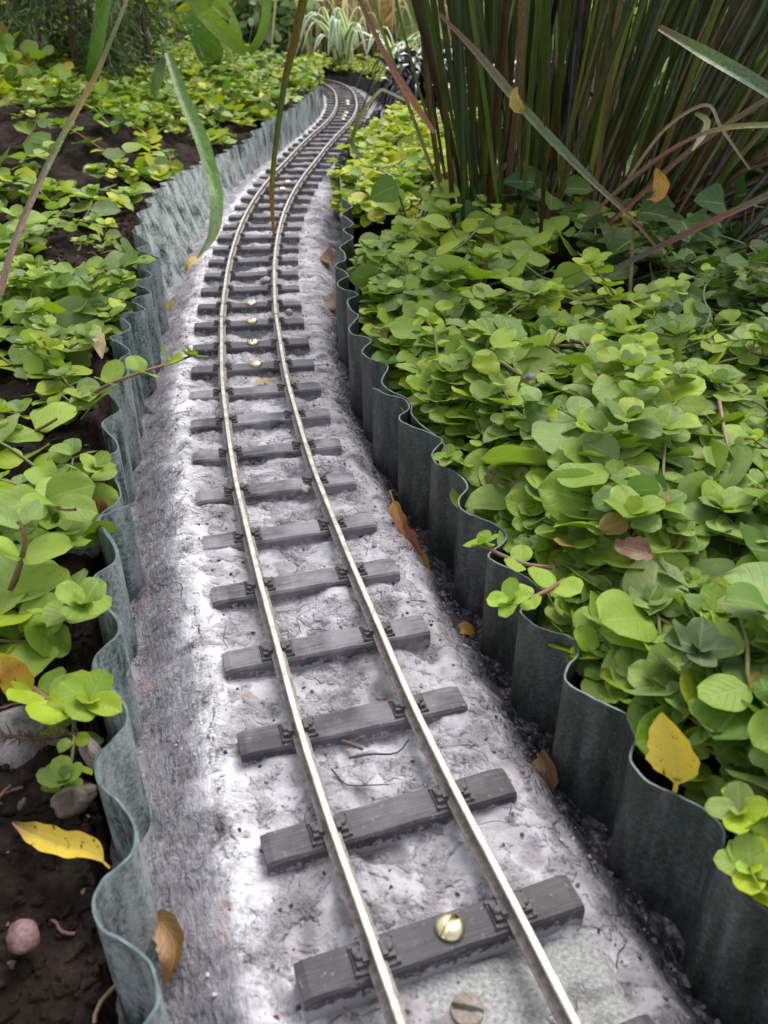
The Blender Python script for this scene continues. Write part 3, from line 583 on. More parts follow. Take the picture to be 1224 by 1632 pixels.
# ------------------------------------------------------------------ leaf shapes
def leaf_template(nu, nv, seed, kind='round'):
    r = np.random.default_rng(seed); u = np.linspace(-1, 1, nu)[None]; v = np.linspace(0, 1, nv)[:, None]
    if kind == 'round': wd = 0.455*np.sqrt(np.clip(1-np.abs(2*v-1)**2.5, 0, 1))*(1-0.12*v)+0.0*r.random()
    elif kind == 'oval': wd = 0.36*np.sin(PI*v**0.8)**0.75
    elif kind == 'heart': wd = 0.52*np.sin(PI*np.clip(v*0.93+0.07, 0, 1)**0.62)**0.7
    elif kind == 'needle': wd = 0.045*np.sin(PI*v**0.75)**0.6
    else: wd = 0.17*np.sin(PI*v**0.75)**0.8
    wd = np.maximum(wd, 0.012)*(1+0.04*np.sin(v*9+r.random()*6))
    asym = 1+0.10*(r.random()-0.5)*np.sign(u)
    X = u*wd*asym; Y = v+0*u
    cup = r.uniform(-0.35, 0.65); bend = r.uniform(-0.6, 0.2); fold = r.uniform(0.0, 0.30)
    Z = cup*X*X+bend*(v-0.2)**2*0.8+fold*np.abs(X)+0.025*np.sin(v*8+r.random()*6)*u+0.02*np.cos(u*5+r.random()*6)*np.abs(u)
    V = np.stack([X, Y, Z], -1).reshape(-1, 3); uv = np.stack([u+0*v, v+0*u], -1).reshape(-1, 2)
    return V, uv, grid_faces(nv, nu)
TPL = {(k, d): [leaf_template(nu, nv, 100+i, k) for i in range(7)] for k in ('round', 'oval', 'heart', 'willow', 'needle') for d, (nu, nv) in {'hi': (9, 10), 'mid': (5, 7), 'lo': (3, 5)}.items()}
def put_leaves(mb, pos_, tip, nrm, size, tint, kind='round', detail='mid', r=rng):
    """many leaves at once: base point, direction of the tip, upper side, length"""
    pos_ = np.asarray(pos_, float); n = len(pos_)
    if n == 0: return
    tip = np.asarray(tip, float); tip = tip/np.linalg.norm(tip, axis=1, keepdims=True)
    nrm = np.asarray(nrm, float); nrm = nrm-(nrm*tip).sum(1, keepdims=True)*tip; nrm /= np.maximum(1e-6, np.linalg.norm(nrm, axis=1, keepdims=True))
    sd = np.cross(tip, nrm); size = np.broadcast_to(np.asarray(size, float), (n,)); tint = np.broadcast_to(np.asarray(tint, float), (n, 3))
    which = r.integers(0, 7, n)
    for k in range(7):
        i = np.where(which == k)[0]
        if not len(i): continue
        V, uv, F = TPL[(kind, detail)][k]; m = len(V)
        W_ = pos_[i, None]+size[i, None, None]*(V[None, :, :1]*sd[i, None]+V[None, :, 1:2]*tip[i, None]+V[None, :, 2:]*nrm[i, None])
        FF_ = (F[None]+(np.arange(len(i))*m)[:, None, None]).reshape(-1, 4)
        mb.add(W_.reshape(-1, 3), FF_, np.repeat(tint[i], m, axis=0), np.tile(uv, (len(i), 1)))
GREEN = np.array([[0.195, 0.310, 0.026], [0.240, 0.360, 0.034], [0.295, 0.405, 0.055], [0.120, 0.220, 0.028], [0.215, 0.315, 0.085]])
LIME = np.array([[0.44, 0.50, 0.015], [0.52, 0.57, 0.025], [0.33, 0.43, 0.02], [0.28, 0.38, 0.08], [0.54, 0.52, 0.04]])
DARK = np.array([[0.045, 0.092, 0.014], [0.058, 0.110, 0.018], [0.072, 0.128, 0.020]])
def pick(pal, n, r=rng, var=0.14):
    c = pal[r.integers(0, len(pal), n)]*(1+var*r.normal(size=(n, 1))); old = r.random(n) < 0.009
    if len(pal) > 3 and pal.max() > 0.2: c[old] = np.array([0.30, 0.20, 0.05])*(0.6+0.8*r.random((int(old.sum()), 1)))
    return np.clip(c, 0.005, 0.9)
def runner(r, p, heading, length, size, hfun, rise, pal, leaves, stems, spacing=0.62, wander=0.35):
    """one creeping stem with opposite leaf pairs; appends to the leaf list and the stem list"""
    x, y = p; path = []; step = size*spacing; nst = max(3, int(length/step)); lift = r.uniform(*rise)
    for k in range(nst):
        t = k/(nst-1); z = hfun(x, y)+lift*(0.35+0.65*t)+r.normal()*1.2
        path.append((x, y, z)); d = np.array([math.cos(heading), math.sin(heading), 0.15]); side = np.array([-d[1], d[0], 0.0])
        sc = size*(1-0.45*max(0, (t-0.65)/0.35))*r.uniform(0.6, 1.3)*(0.6 if r.random() < 0.15 else 1)
        for sg in (-1, 1):
            tip = side*sg+d*r.uniform(0.0, 0.8)+np.array([0, 0, r.uniform(-0.35, 0.45)])
            nr = np.array([0, -0.1, 1.0])+r.normal(size=3)*0.42-side*sg*0.15
            leaves.append((np.array([x, y, z])+side*sg*0.5, tip, nr, sc, pal))
        heading += r.normal()*wander; x += step*math.cos(heading); y += step*math.sin(heading)
    c = np.array(path[-1])+np.array([0, 0, 1.5]); full = r.random() < 0.5
    for k in range(6 if full else 2):                                                      # the rosette at the tip
        a = k*PI/2+ (PI/4 if k > 3 else 0)+heading; q = size*(0.62 if k < 4 else 0.36)
        tip = np.array([math.cos(a), math.sin(a), 0.55 if k < 4 else 1.1]); leaves.append((c, tip, np.array([-0.6*math.cos(a), -0.6*math.sin(a), 1.0]), q, pal))
    stems.append(np.array(path))
def flush(leaves, name, mat_, label=None, detail='mid', kind='round', stems=None, palettes=None, seed=1, st_r=0.85, tints=None):
    r = np.random.default_rng(seed); mb = MB()
    P = np.array([l[0] for l in leaves]); T = np.array([l[1] for l in leaves]); N = np.array([l[2] for l in leaves]); S = np.array([l[3] for l in leaves])
    tint = np.vstack([pick(l[4], 1, r) for l in leaves])
    near = np.linalg.norm(P-np.array([0, 0, CAMH]), axis=1)
    if detail == 'auto':
        for d, a, b in (('hi', 0, 430), ('mid', 430, 900), ('lo', 900, 1e9)):
            k = (near >= a) & (near < b); put_leaves(mb, P[k], T[k], N[k], S[k], tint[k], kind, d, r)
    else: put_leaves(mb, P, T, N, S, tint, kind, detail, r)
    for s_ in stems or []:
        q = catmull(s_, 3); c = np.array([0.20, 0.11, 0.05]) if r.random() < 0.6 else np.array([0.16, 0.17, 0.06])
        tube(mb, q, np.linspace(st_r, st_r*0.5, len(q)), 5, np.tile(c, (len(q), 1)))
    return mb.build(name, mat_)

# ------------------------------------------------------------------ ground cover (a mass nobody could count)
def bed_top(x, y):
    d = x-float(right_x(y)); return 10+17*min(1.0, max(0, d-6)/30)+11.0*min(1, 0.3+d/60)*float(fbm(np.array([x/34.0]), np.array([y/34.0]), 61, 2)[0])
def left_top(x, y): return float(soil_z(np.array([x]), np.array([y]))[0])+2
def cover(name, region, count, size, hfun, pal, rise, seed, length, label=None, spacing=0.62):
    r = np.random.default_rng(seed); lv, st = [], []; k = 0; tries = 0
    while k < count and tries < count*30:
        tries += 1; x, y = r.uniform(region[0], region[1]), r.uniform(region[2], region[3])
        if region[4](x, y, r):
            runner(r, (x, y), r.uniform(0, 2*PI), r.uniform(*length), size*r.uniform(0.62, 1.42), hfun, rise, pal(x, y, r), lv, st, spacing); k += 1
    keep = [l for l in lv if region[5](l[0][0], l[0][1]) and (region[5](*(l[0]+0.55*l[3]*unit(l[1]))[:2]) or r.random() < 0.035)]
    cut = []
    for q in st:
        g = [bool(region[5](p_[0]-3, p_[1]) and region[5](p_[0]+3, p_[1])) for p_ in q]
        if all(g): cut.append(q)
    o = flush(keep, name, M['leaf'], detail='auto', stems=cut, seed=seed); return tag(o, kind='stuff'), keep
LG = np.vstack([GREEN, GREEN, LIME[2:4]])
def right_pal(x, y, r):
    t = (y-560)/300+r.normal()*0.25
    if t > 0.6: return LIME
    if t > 0.2: return np.vstack([GREEN, LIME])
    if x > 95+(620-y)*0.25 and y > 330: return np.vstack([DARK*1.1, DARK*1.5, GREEN[3:4]*0.8])
    return LG
cover('creeping_leaf_cover', (0, 330, 70, 760, lambda x, y, r: x > float(right_x(y))+6 and x < 90+0.62*y and not (y > 600 and x > 70) and not (x > 40+(620-y)*0.3 and y > 430 and r.random() < 0.55), lambda x, y: x > float(right_x(y))+7.5), 215, 16.0, bed_top, right_pal, (2, 22), 11, (50, 115))
cover('trailing_runners', (0, 330, 90, 600, lambda x, y, r: x > float(right_x(y))+14 and x < 90+0.62*y, lambda x, y: x > float(right_x(y))+6), 60, 14.5, lambda x, y: bed_top(x, y)+8, lambda x, y, r: (right_pal(x, y, r) if x > 95+(620-y)*0.25 and y > 330 else np.vstack([GREEN[1:3]*1.1, LIME[2:4]])), (6, 18), 19, (70, 150), spacing=1.15)
cover('rim_leaf_cover', (0, 175, 48, 640, lambda x, y, r: 9 < x-float(right_x(y)) < 40, lambda x, y: x > float(right_x(y))+6), 185, 13.5, bed_top, right_pal, (2, 14), 17, (30, 70))
cover('lime_leaf_cover', (-60, 75, 700, 1215, lambda x, y, r: x > float(right_x(y))+4 and x < 62+0.02*(y-700), lambda x, y: x > float(right_x(y))-5), 190, 13.5, bed_top, right_pal, (4, 26), 12, (40, 90))
def left_gap(x, y, r):
    d = float(left_x(y))-x
    if d < 8: return False
    if y < 182: return False
    if y < 225: return r.random() < 0.6
    if y < 560: return d > 8 and r.random() < (0.95 if d > 22 else 0.5)
    if y < 800: return r.random() < 0.16+0.30*(d > 60)
    if y < 1000: return r.random() < (0.22 if x < -280 else 0.55) and d > 12
    return True
cover('bank_leaf_cover', (-420, -80, 182, 800, left_gap, lambda x, y: x < float(left_x(y))-4), 225, 16.5, left_top, lambda x, y, r: np.vstack([GREEN, LIME[2:4]]), (4, 18), 13, (40, 80))
cover('bank_lime_cover', (-520, -95, 830, 1900, left_gap, lambda x, y: x < float(left_x(y))+4), 520, 15.5, left_top, lambda x, y, r: (np.vstack([LIME, GREEN]) if r.random() < 0.75 else GREEN), (4, 30), 14, (45, 110))
cover('far_bend_leaf_cover', (-170, 120, 1700, 2200, lambda x, y, r: x > np.interp(y, FF[:, 1], FF[:, 0])+10 or y > 2110, lambda x, y: y > 1985 or x > np.interp(y, FF[:, 1], FF[:, 0])+2), 150, 13.0, lambda x, y: 14.0, lambda x, y, r: LIME, (4, 26), 15, (40, 80))

# ------------------------------------------------------------------ single sprigs
GR_SP = 'single sprigs of the creeping plant'
def sprig(label, pts, size, pal, seed, spacing=0.8, rosette=True, kind='round', name='leafy_sprig', up=0.5, thick=0.9, cat='sprig', first=0.15, stemcol=(0.22, 0.13, 0.06), detail='hi', flat=0.3, group=GR_SP):
    r = np.random.default_rng(seed); P = resample(catmull(pts, 8), 1.5); o = thing(name, P[0], label, cat, group)
    mb = MB(); tube(mb, P, np.linspace(thick, thick*0.6, len(P)), 7, np.asarray(stemcol)); mb.build('stem', M['stem'], o)
    d = np.concatenate([[0], np.cumsum(np.linalg.norm(np.diff(P, axis=0), axis=1))]); L = d[-1]; s = L*first; k = 0
    def one(b, tip, nr, sz):
        m = MB(); put_leaves(m, [b], [tip], [nr], [sz], pick(pal, 1, r), kind, detail, r); m.build('leaf', M['leaf'], o)
    while s < L*0.97:
        i = int(np.searchsorted(d, s)); i = min(i, len(P)-2); t = unit(P[i+1]-P[i]); b = P[i]
        side = unit(np.cross(t, [0, 0, 1.0]) if k % 2 == 0 or flat > 0.6 else np.cross(t, [0.4, 0.2, 1.0]))
        sz = size*(1-0.4*(s/L)**3)*r.uniform(0.85, 1.15)
        for sg in (-1, 1):
            one(b, side*sg+t*r.uniform(0.1, 0.6)+np.array([0, 0, up*r.uniform(0.2, 1)]), np.array([0, 0, 1.0])+r.normal(size=3)*flat+t*0.2, sz)
        s += size*spacing; k += 1
    if rosette:
        c = P[-1]; t = unit(P[-1]-P[-3]); ax = unit(0.5*t+np.array([0, 0, 0.8])); e1 = unit(np.cross(ax, [0.3, 1, 0.2])); e2 = np.cross(ax, e1)
        for j in range(6):
            a = j*PI/2+(PI/4 if j >= 4 else 0); rad = e1*math.cos(a)+e2*math.sin(a)
            one(c, rad+ax*(0.35 if j < 4 else 1.2), ax-rad*0.5, size*(0.72 if j < 4 else 0.42))
    return o
def S(px, py, z): return spot(px, py, z)
sprig('leafy sprig reaching over the left edging towards the sleepers, above the bent grass stalk', [S(150, 625, 30), S(190, 606, 36), S(235, 590, 38), S(275, 578, 38), S(303, 568, 38)], 12, np.vstack([GREEN[1:3], LIME[2:3]]), 31, 1.25, up=0.7)
sprig('small cross-shaped sprig hanging over the dark right edging beside the brown curled leaf', [S(880, 905, 26), S(840, 900, 27), S(800, 885, 28), S(768, 868, 29)], 9.5, GREEN[1:3]*1.15, 32, 1.4, True, first=0.4)
sprig('pale sprig poking over the right edging above its lowest visible fold', [S(900, 925, 30), S(865, 945, 32), S(838, 955, 32), S(815, 958, 32)], 10.5, GREEN[1:3]*1.25, 33, 1.2, True)
sprig('upright sprig with a curled bud tip beside the left edging, above the grey stone', [S(40, 1090, 14), S(75, 1115, 18), S(105, 1128, 24), S(142, 1118, 33)], 12.5, np.vstack([GREEN[:2], LIME[2:3]]), 34, 0.75, True, up=0.9, thick=1.3)
sprig('rosette sprig with a tight green whorl right beside the left edging', [S(60, 1000, 10), S(90, 985, 18), S(118, 972, 28), S(134, 962, 34)], 13, GREEN[:3], 35, 0.9, True, up=0.6, thick=1.2)
sprig('large pale-leaved sprig at the left picture border, above the yellow bent leaf', [S(10, 960, 12), S(30, 905, 26), S(40, 860, 38), S(30, 830, 44)], 18, np.vstack([GREEN[2:3]*1.15, GREEN[4:5]*1.2]), 36, 0.8, False, up=0.4, thick=1.3)
sprig('big round-leaved sprig on the left bank, halfway along the double edging', [S(20, 770, 20), S(60, 790, 30), S(95, 810, 38), S(120, 812, 42)], 19, np.vstack([GREEN[2:3]*1.2, GREEN[1:2]]), 37, 0.85, False, up=0.3)
sprig('sprig with one broad veined leaf on the left bank below the overhanging sprig', [S(50, 690, 22), S(70, 680, 28), S(90, 668, 33)], 20, GREEN[1:3], 38, 0.95, False, up=0.4)
sprig('rosette sprig tucked against the left edging where a brown leaf pokes out', [S(120, 775, 16), S(140, 760, 24), S(155, 745, 30)], 11, GREEN[1:3], 39, 0.9, True)
sprig('cupped rosette sprig on the left bank above the wilted pale leaf', [S(35, 560, 24), S(55, 535, 30), S(70, 520, 36)], 12, GREEN[1:4], 40, 0.8, True)
sprig('tall sprig standing up beside the wilted pale leaf on the left bank', [S(85, 600, 22), S(80, 570, 32), S(70, 545, 42)], 15, np.vstack([GREEN[1:2], LIME[2:3]]), 41, 0.8, False, up=1.0)
sprig('sprig on a brown runner crossing the bare soil of the left bank', [S(0, 285, 40), S(50, 295, 40), S(100, 305, 41), S(150, 318, 40), S(190, 325, 38)], 17, np.vstack([GREEN[1:3], LIME[:3]]), 42, 0.9, True, detail='mid')
sprig('sprig of lime leaves dangling down the soil bank towards the jagged edging', [S(225, 150, 60), S(232, 190, 52), S(238, 240, 42), S(255, 280, 36)], 17, LIME, 43, 0.8, True, detail='mid')
sprig('tiny seedling with two leaf pairs between bare roots on the left soil', [S(162, 385, 24), S(166, 375, 32), S(170, 360, 40)], 12, LIME[1:4], 44, 0.9, True, detail='mid')
sprig('small sprig at the inner side of the left edging where its curls are tightest', [S(190, 470, 24), S(192, 455, 30), S(193, 440, 36)], 10, GREEN, 45, 0.8, True, detail='mid')
sprig('pale sprig with one twisted leaf pointing up on the left bank, beside the bare roots', [S(125, 490, 26), S(140, 470, 34), S(158, 455, 42)], 14, GREEN[1:4], 46, 0.9, False, up=0.9)
sprig('runner of lime leaves lying on the pale mortar right of the far straight', [S(552, 262, 12), S(535, 258, 10), S(520, 260, 8)], 11, LIME, 47, 0.9, False, detail='mid')
sprig('bronze-stemmed sprig rising above the right bed below the rush clump', [S(1010, 520, 30), S(985, 480, 44), S(965, 450, 55), S(940, 420, 66)], 13, np.vstack([LIME[2:3], GREEN[1:2]]), 48, 0.8, True, up=0.4)
sprig('sprig with one huge dark veined leaf in the middle of the right bed', [S(960, 800, 30), S(985, 795, 36), S(1000, 790, 42)], 24, np.array([[0.055, 0.125, 0.03], [0.06, 0.13, 0.03]]), 49, 2.0, False, up=0.1, first=0.6)
sprig('blue-grey rosette sprig near the snail-shaped pebble at the right', [S(1080, 1080, 26), S(1100, 1055, 34), S(1115, 1035, 42)], 13, np.array([[0.13, 0.19, 0.09], [0.11, 0.18, 0.06]]), 50, 0.8, True)
sprig('bright rosette sprig beside the right edging at the picture border, lowest of the bed', [S(1224, 1330, 22), S(1200, 1310, 28), S(1178, 1295, 32)], 10, LIME[2:4], 51, 0.8, True)
sprig('rosette sprig with a yellowing heart just outside the lowest visible right edging', [S(1240, 1420, 20), S(1215, 1400, 24), S(1195, 1385, 28)], 10.5, np.vstack([GREEN[2:3], LIME[0:1]]), 52, 0.8, True)
sprig('short sprig pressed against the right edging at the overlap of its two strips', [S(745, 745, 18), S(730, 738, 24), S(714, 730, 28)], 9, GREEN[:3], 53, 0.8, True)

# ------------------------------------------------------------------ fallen leaves
def fallen(label, path, width, tint, face=(0, 0, 1), twist=0.0, mat_='dry_leaf', vee=0.25, tip=None, name='fallen_leaf', cat='leaf', wav=0.12, seed=1):
    P = resample(catmull(path, 8), 1.0); n = len(P); t = np.linspace(0, 1, n); r = np.random.default_rng(seed)
    stalk = 0.12; wv = np.where(t < stalk, 0.09, np.sin(PI*np.clip((t-stalk)/(1-stalk), 0, 1)**0.85)**0.65)*width
    wv = np.maximum(wv*(1+wav*np.sin(t*23+seed)*np.sin(t*9)), 0.5)
    tint = np.asarray(tint, float); tt = tint if tint.ndim == 1 else np.stack([np.interp(t, np.linspace(0, 1, len(tint)), tint[:, k]) for k in range(3)], 1)
    mb = MB(); ribbon(mb, P, wv, tt, vee, face, twist); o = mb.build(name, M[mat_], origin=P[0]); return tag(o, label, cat, 'fallen leaves')
Y1, Y2, OR, BR, RB = [0.70, 0.50, 0.05], [0.50, 0.36, 0.10], [0.48, 0.20, 0.03], [0.16, 0.07, 0.03], [0.22, 0.06, 0.02]
fallen('yellow willow-like leaf lying across the dark soil against the near left edging', [S(175, 1384, 14), S(145, 1358, 10), S(95, 1345, 9), S(50, 1325, 8), S(20, 1310, 9)], 6.5, [Y2, Y1, Y1, Y1, BR], (0.1, -0.15, 1), 0.5, seed=2, vee=0.4)
fallen('curled brown leaf standing on the mortar against the near left edging', [S(236, 1466, -14), S(258, 1472, -11), S(277, 1500, -11), S(276, 1535, -12), S(262, 1566, -15)], 7.5, [[0.45, 0.25, 0.1], [0.33, 0.17, 0.07], [0.30, 0.15, 0.06], [0.26, 0.10, 0.04]], (-0.45, -0.2, 1), 0.1, seed=3, vee=0.3)
fallen('long orange brown curled leaf on the right mortar slope with its stalk pointing up', [S(622, 782, -6), S(637, 828, -10), S(648, 866, -12), S(668, 898, -16), S(690, 930, -20), S(697, 942, -20)], 8.5, [Y2, OR, RB, RB, OR, OR], (-0.5, -0.4, 0.7), 0.5, seed=4, vee=0.42, wav=0.3)
fallen('small orange leaf at the foot of the dark right edging', [S(758, 1010, -20), S(742, 1003, -18), S(724, 1004, -19)], 5, [OR, OR, Y1], (0, -0.5, 1), seed=5)
fallen('crumpled brown leaf in the right gutter beside the second nearest sleeper', [S(858, 1200, -14), S(868, 1225, -13), S(865, 1250, -17), S(872, 1272, -22)], 10, [[0.30, 0.18, 0.08], BR, [0.18, 0.09, 0.045]], (-0.8, -0.5, 0.5), 0.7, seed=6, vee=0.5, wav=0.3)
fallen('yellow spotted leaf standing among the leaves right of the edging', [S(1075, 1262, 22), S(1080, 1230, 26), S(1075, 1185, 32), S(1055, 1135, 38)], 12, [[0.72, 0.52, 0.05]]*4, (-0.3, -0.8, 0.6), 0.7, seed=7, vee=0.3)
fallen('yellow leaf tip pinned between the left edging and the mortar slope', [S(262, 515, -20), S(266, 498, -14), S(262, 478, -6)], 13, [OR, Y2, Y1], (0.8, -0.5, 0.3), 0.2, seed=8)
fallen('yellow brown leaf curled at the foot of the pale tilted edging', [S(290, 440, -14), S(302, 430, -9), S(318, 418, -8), S(330, 410, -8)], 12, [OR, Y2, OR], (0.3, -0.5, 0.6), 1.0, seed=9, vee=0.4)
fallen('small red brown leaf on the right mortar near the curly rim', [S(533, 426, -8), S(525, 413, -5), S(518, 402, -8)], 14, [BR, RB, [0.22, 0.07, 0.04]], (-0.3, -0.6, 0.7), 0.2, seed=10)
fallen('dull tan leaf wedged below the curly rim of the right edging', [S(540, 502, -14), S(533, 487, -8), S(526, 472, -8)], 13, [[0.20, 0.13, 0.08], [0.30, 0.2, 0.12], [0.24, 0.15, 0.09]], (-0.3, -0.7, 0.6), 0.2, seed=11)
fallen('tiny orange leaf flat between two sleepers below the four brass screws', [S(438, 607, -2), S(420, 608, -2), S(404, 613, -2)], 5, [OR, Y2, Y2], seed=12)
fallen('yellow and brown bent leaf at the left border, below the large pale leaves', [S(50, 1100, 14), S(30, 1105, 14), S(26, 1075, 20), S(0, 1040, 28)], 9, [OR, Y1, OR, Y1], (0.4, -0.6, 0.7), 0.5, seed=13)
fallen('wilted pale straw leaf on the left bank above the overhanging sprig', [S(135, 520, 28), S(152, 545, 30), S(162, 572, 26)], 10, [[0.40, 0.30, 0.16], [0.50, 0.38, 0.22], [0.42, 0.28, 0.16]], (0.2, -0.4, 1), 0.3, seed=14, vee=0.35)
fallen('brown scrap of leaf poking up behind the left edging joint', [S(152, 828, 14), S(158, 808, 20), S(154, 790, 26)], 7, [OR, BR, [0.3, 0.16, 0.08]], (0.3, -0.8, 0.3), 0.2, seed=15)
fallen('dark brown curled leaf under the rosette sprig on the left bank', [S(135, 782, 16), S(150, 768, 18), S(168, 772, 18)], 8, [OR, BR, BR], (0, -0.5, 1), 0.4, seed=16)
fallen('orange leaf caught upright in front of the dark round leaves', [deep(1030, 318, 520), deep(1046, 314, 520), deep(1054, 295, 522), deep(1046, 268, 524)], 9, [OR, OR, [0.55, 0.28, 0.04], OR], (-0.2, -1, 0.2), 0.3, seed=17)
fallen('yellow curled leaf hanging on the rush stems near the top', [deep(838, 182, 560), deep(826, 168, 558), deep(822, 152, 558), deep(824, 138, 560)], 8, [OR, Y2, Y2, OR], (-0.4, -1, 0.1), 0.5, seed=18)
fallen('small brown dead leaf folded on top of the right bed', [S(1045, 885, 42), S(1020, 878, 45), S(990, 870, 44), S(982, 858, 46)], 7, [BR, [0.2, 0.09, 0.05], [0.16, 0.07, 0.04]], (0, -0.5, 1), 0.4, seed=19)
fallen('long flat tan leaf lying on the lime leaves left of the rush clump', [S(694, 286, 36), S(660, 292, 38), S(630, 300, 38), S(596, 304, 36)], 11, [[0.30, 0.18, 0.07], [0.42, 0.26, 0.11], [0.42, 0.25, 0.1], [0.3, 0.16, 0.06]], seed=20)
fallen('olive drooping leaf with a brown margin outside the right edging', [S(820, 735, 30), S(812, 760, 26), S(800, 790, 18)], 17, [[0.16, 0.19, 0.03], [0.20, 0.19, 0.05], [0.22, 0.15, 0.05]], (-0.3, -0.7, 0.6), seed=21)

# ------------------------------------------------------------------ stones
def stone(label, px, py, z, r, squash, m, seed, cat='pebble', name='pebble', rough=0.25):
    p = spot(px, py, z); mb = MB(); rock(mb, p, r, seed, squash, rough, 16); o = mb.build(name, M[m], origin=p); tag(o, label, cat, 'loose stones')
stone('round pinkish pebble on the dark soil at the lower left', 37, 1494, 1.6, 4.1, (1, 0.86, 0.8), 'pink_stone', 3, rough=0.22)
stone('brown pebble half sunk in the soil above the yellow leaf', 116, 1275, 3, 5.6, (1.1, 0.8, 0.6), 'brown_stone', 4)
stone('large smooth grey stone at the left border under a dry conifer twig', 24, 1185, 0, 11.5, (1.0, 1.25, 0.8), 'grey_stone', 5, 'stone', 'garden_stone', 0.15)
stone('upright pale chip of stone touching the outside of the left edging', 146, 1200, 4, 6, (0.4, 1.1, 0.9), 'pale_stone', 6, 'stone', 'stone_chip')
stone('pale grey stone behind the left edging, half hidden by round leaves', 130, 866, 9, 9, (1, 0.9, 0.6), 'grey_stone', 7, 'stone', 'garden_stone')
stone('faceted red brown chip on the left mortar slope near the edging joint', 221, 842, -20, 2.4, (1, 1, 0.8), 'red_chip', 8, rough=0.5)
stone('black lump on the left mortar slope beside a flat grey flake', 211, 1046, -20, 2.7, (1.1, 0.8, 0.6), 'coal', 9, rough=0.7, name='coal_lump', cat='lump')
stone('flat grey flake on the left mortar slope below the black lump', 226, 1062, -21, 4.6, (1.3, 0.8, 0.15), 'grey_stone', 10, rough=0.4, name='stone_flake', cat='flake')
stone('black speck of coal on the white mortar left of the rails', 331, 839, -3, 1.4, (1, 0.8, 0.8), 'coal', 11, rough=0.6, name='coal_lump', cat='lump')
stone('small brown chip on the white mortar above the black speck', 360, 824, -3, 1.6, (1.2, 0.7, 0.6), 'red_chip', 12, rough=0.5)
stone('tiny pale pink pebble at the right end of a screwed sleeper', 461, 498, -1, 2.6, (1, 1, 0.9), 'pale_stone', 13, rough=0.1)
stone('flat pinkish chip on the mortar between the rails at the start of the bend', 424, 446, -2, 4.2, (0.9, 1, 0.5), 'pale_stone', 14, rough=0.4)
stone('grey brown snail-shaped pebble resting on the leaves at the right border', 1178, 1027, 38, 2.6, (1.1, 0.9, 0.9), 'brown_stone', 15, rough=0.1)
stone('dark lump of earth in the right gutter below the orange brown leaf stalk', 612, 800, -16, 5, (1.1, 0.8, 0.6), 'brown_stone', 16, rough=0.5, name='earth_lump', cat='lump')
stone('grey crumb of mortar lying on a leaf in the middle of the right bed', 842, 601, 44, 2.7, (1.2, 0.7, 0.5), 'grey_stone', 17, rough=0.7, name='mortar_crumb', cat='lump')
stone('pale mortar lump stuck between the two rails beside a chair', 484, 778, -1, 2.4, (1.3, 0.9, 0.7), 'pale_stone', 18, rough=0.6, name='mortar_crumb', cat='lump')
stone('brown clod on the soil bank beside the wilted straw leaf', 172, 545, 15, 6, (1.2, 0.8, 0.6), 'brown_stone', 20, rough=0.4, name='earth_lump', cat='lump')
def crumbs(name, m, seed, n, gen, rr, nn=5):
    r = np.random.default_rng(seed); mb = MB()
    for k in range(n):
        p = gen(r)
        if p is None: continue
        rock(mb, p, r.uniform(*rr)*(1 if r.random() < 0.92 else 1.4), int(r.integers(1, 9999)), (r.uniform(0.8, 1.4), r.uniform(0.6, 1), r.uniform(0.4, 0.75)), 0.85, nn)
    tag(mb.build(name, M[m], smooth=False), kind='stuff')
def gen_bed(r):
    s = r.uniform(0, 900) if r.random() < 0.8 else r.uniform(0, 300); u = r.choice([r.uniform(-37, 37), r.normal()*6+40, r.normal()*8-40], p=[0.55, 0.25, 0.2]); p, n = cl(s); x, y = p+n*u
    return np.array([x, y, float(bed_z(np.array([s]), np.array([u]), np.array([x]), np.array([y]))[0])+0.2])
crumbs('mortar_crumbs', 'crumb', 61, 520, gen_bed, (0.2, 0.7))
crumbs('dark_grit', 'coal', 64, 260, gen_bed, (0.25, 0.7))
crumbs('brown_grit', 'red_chip', 65, 90, gen_bed, (0.25, 0.7))
def gen_left(r):
    y = r.uniform(70, 760) if r.random() < 0.7 else r.uniform(70, 240); x = float(left_x(y))-4-abs(r.normal())*70
    return np.array([x, y, float(soil_z(np.array([x]), np.array([y]))[0])+0.5])
crumbs('soil_crumbs', 'soil', 62, 3200, gen_left, (0.5, 2.0), 6)
crumbs('soil_grit', 'brown_stone', 66, 260, gen_left, (0.4, 1.1), 5)
def gen_gut(r):
    y = r.uniform(90, 620); x = float(right_x(y))-4-abs(r.normal())*5; s, u = su([x], [y])
    return np.array([x, y, float(bed_z(s, u, np.array([x]), np.array([y]))[0])+0.4])
crumbs('gutter_crumbs', 'grey_stone', 63, 260, gen_gut, (0.3, 1.0))
# wisps of dry grass, hair and roots
def litter(name, seed, n, gen, tint, rad):
    r = np.random.default_rng(seed); mb = MB()
    for k in range(n):
        p = gen(r); a = r.uniform(0, 2*PI); L = r.uniform(5, 16); pts = []
        for j in range(7):
            pts.append(p+np.array([0, 0, 0.4+0.8*math.sin(j/6*PI)])); a += r.normal()*0.35; p = p+np.array([math.cos(a), math.sin(a), 0])*L/6
        tube(mb, pts, rad, 4, np.asarray(tint[int(r.integers(len(tint)))]))
    tag(mb.build(name, M['stem']), kind='stuff')
litter('dry_wisps', 71, 110, gen_bed, [(0.05, 0.04, 0.035), (0.12, 0.08, 0.05), (0.03, 0.03, 0.03)], 0.13)
litter('root_litter', 72, 90, gen_left, [(0.25, 0.15, 0.09), (0.16, 0.09, 0.06), (0.35, 0.24, 0.14)], 0.5)

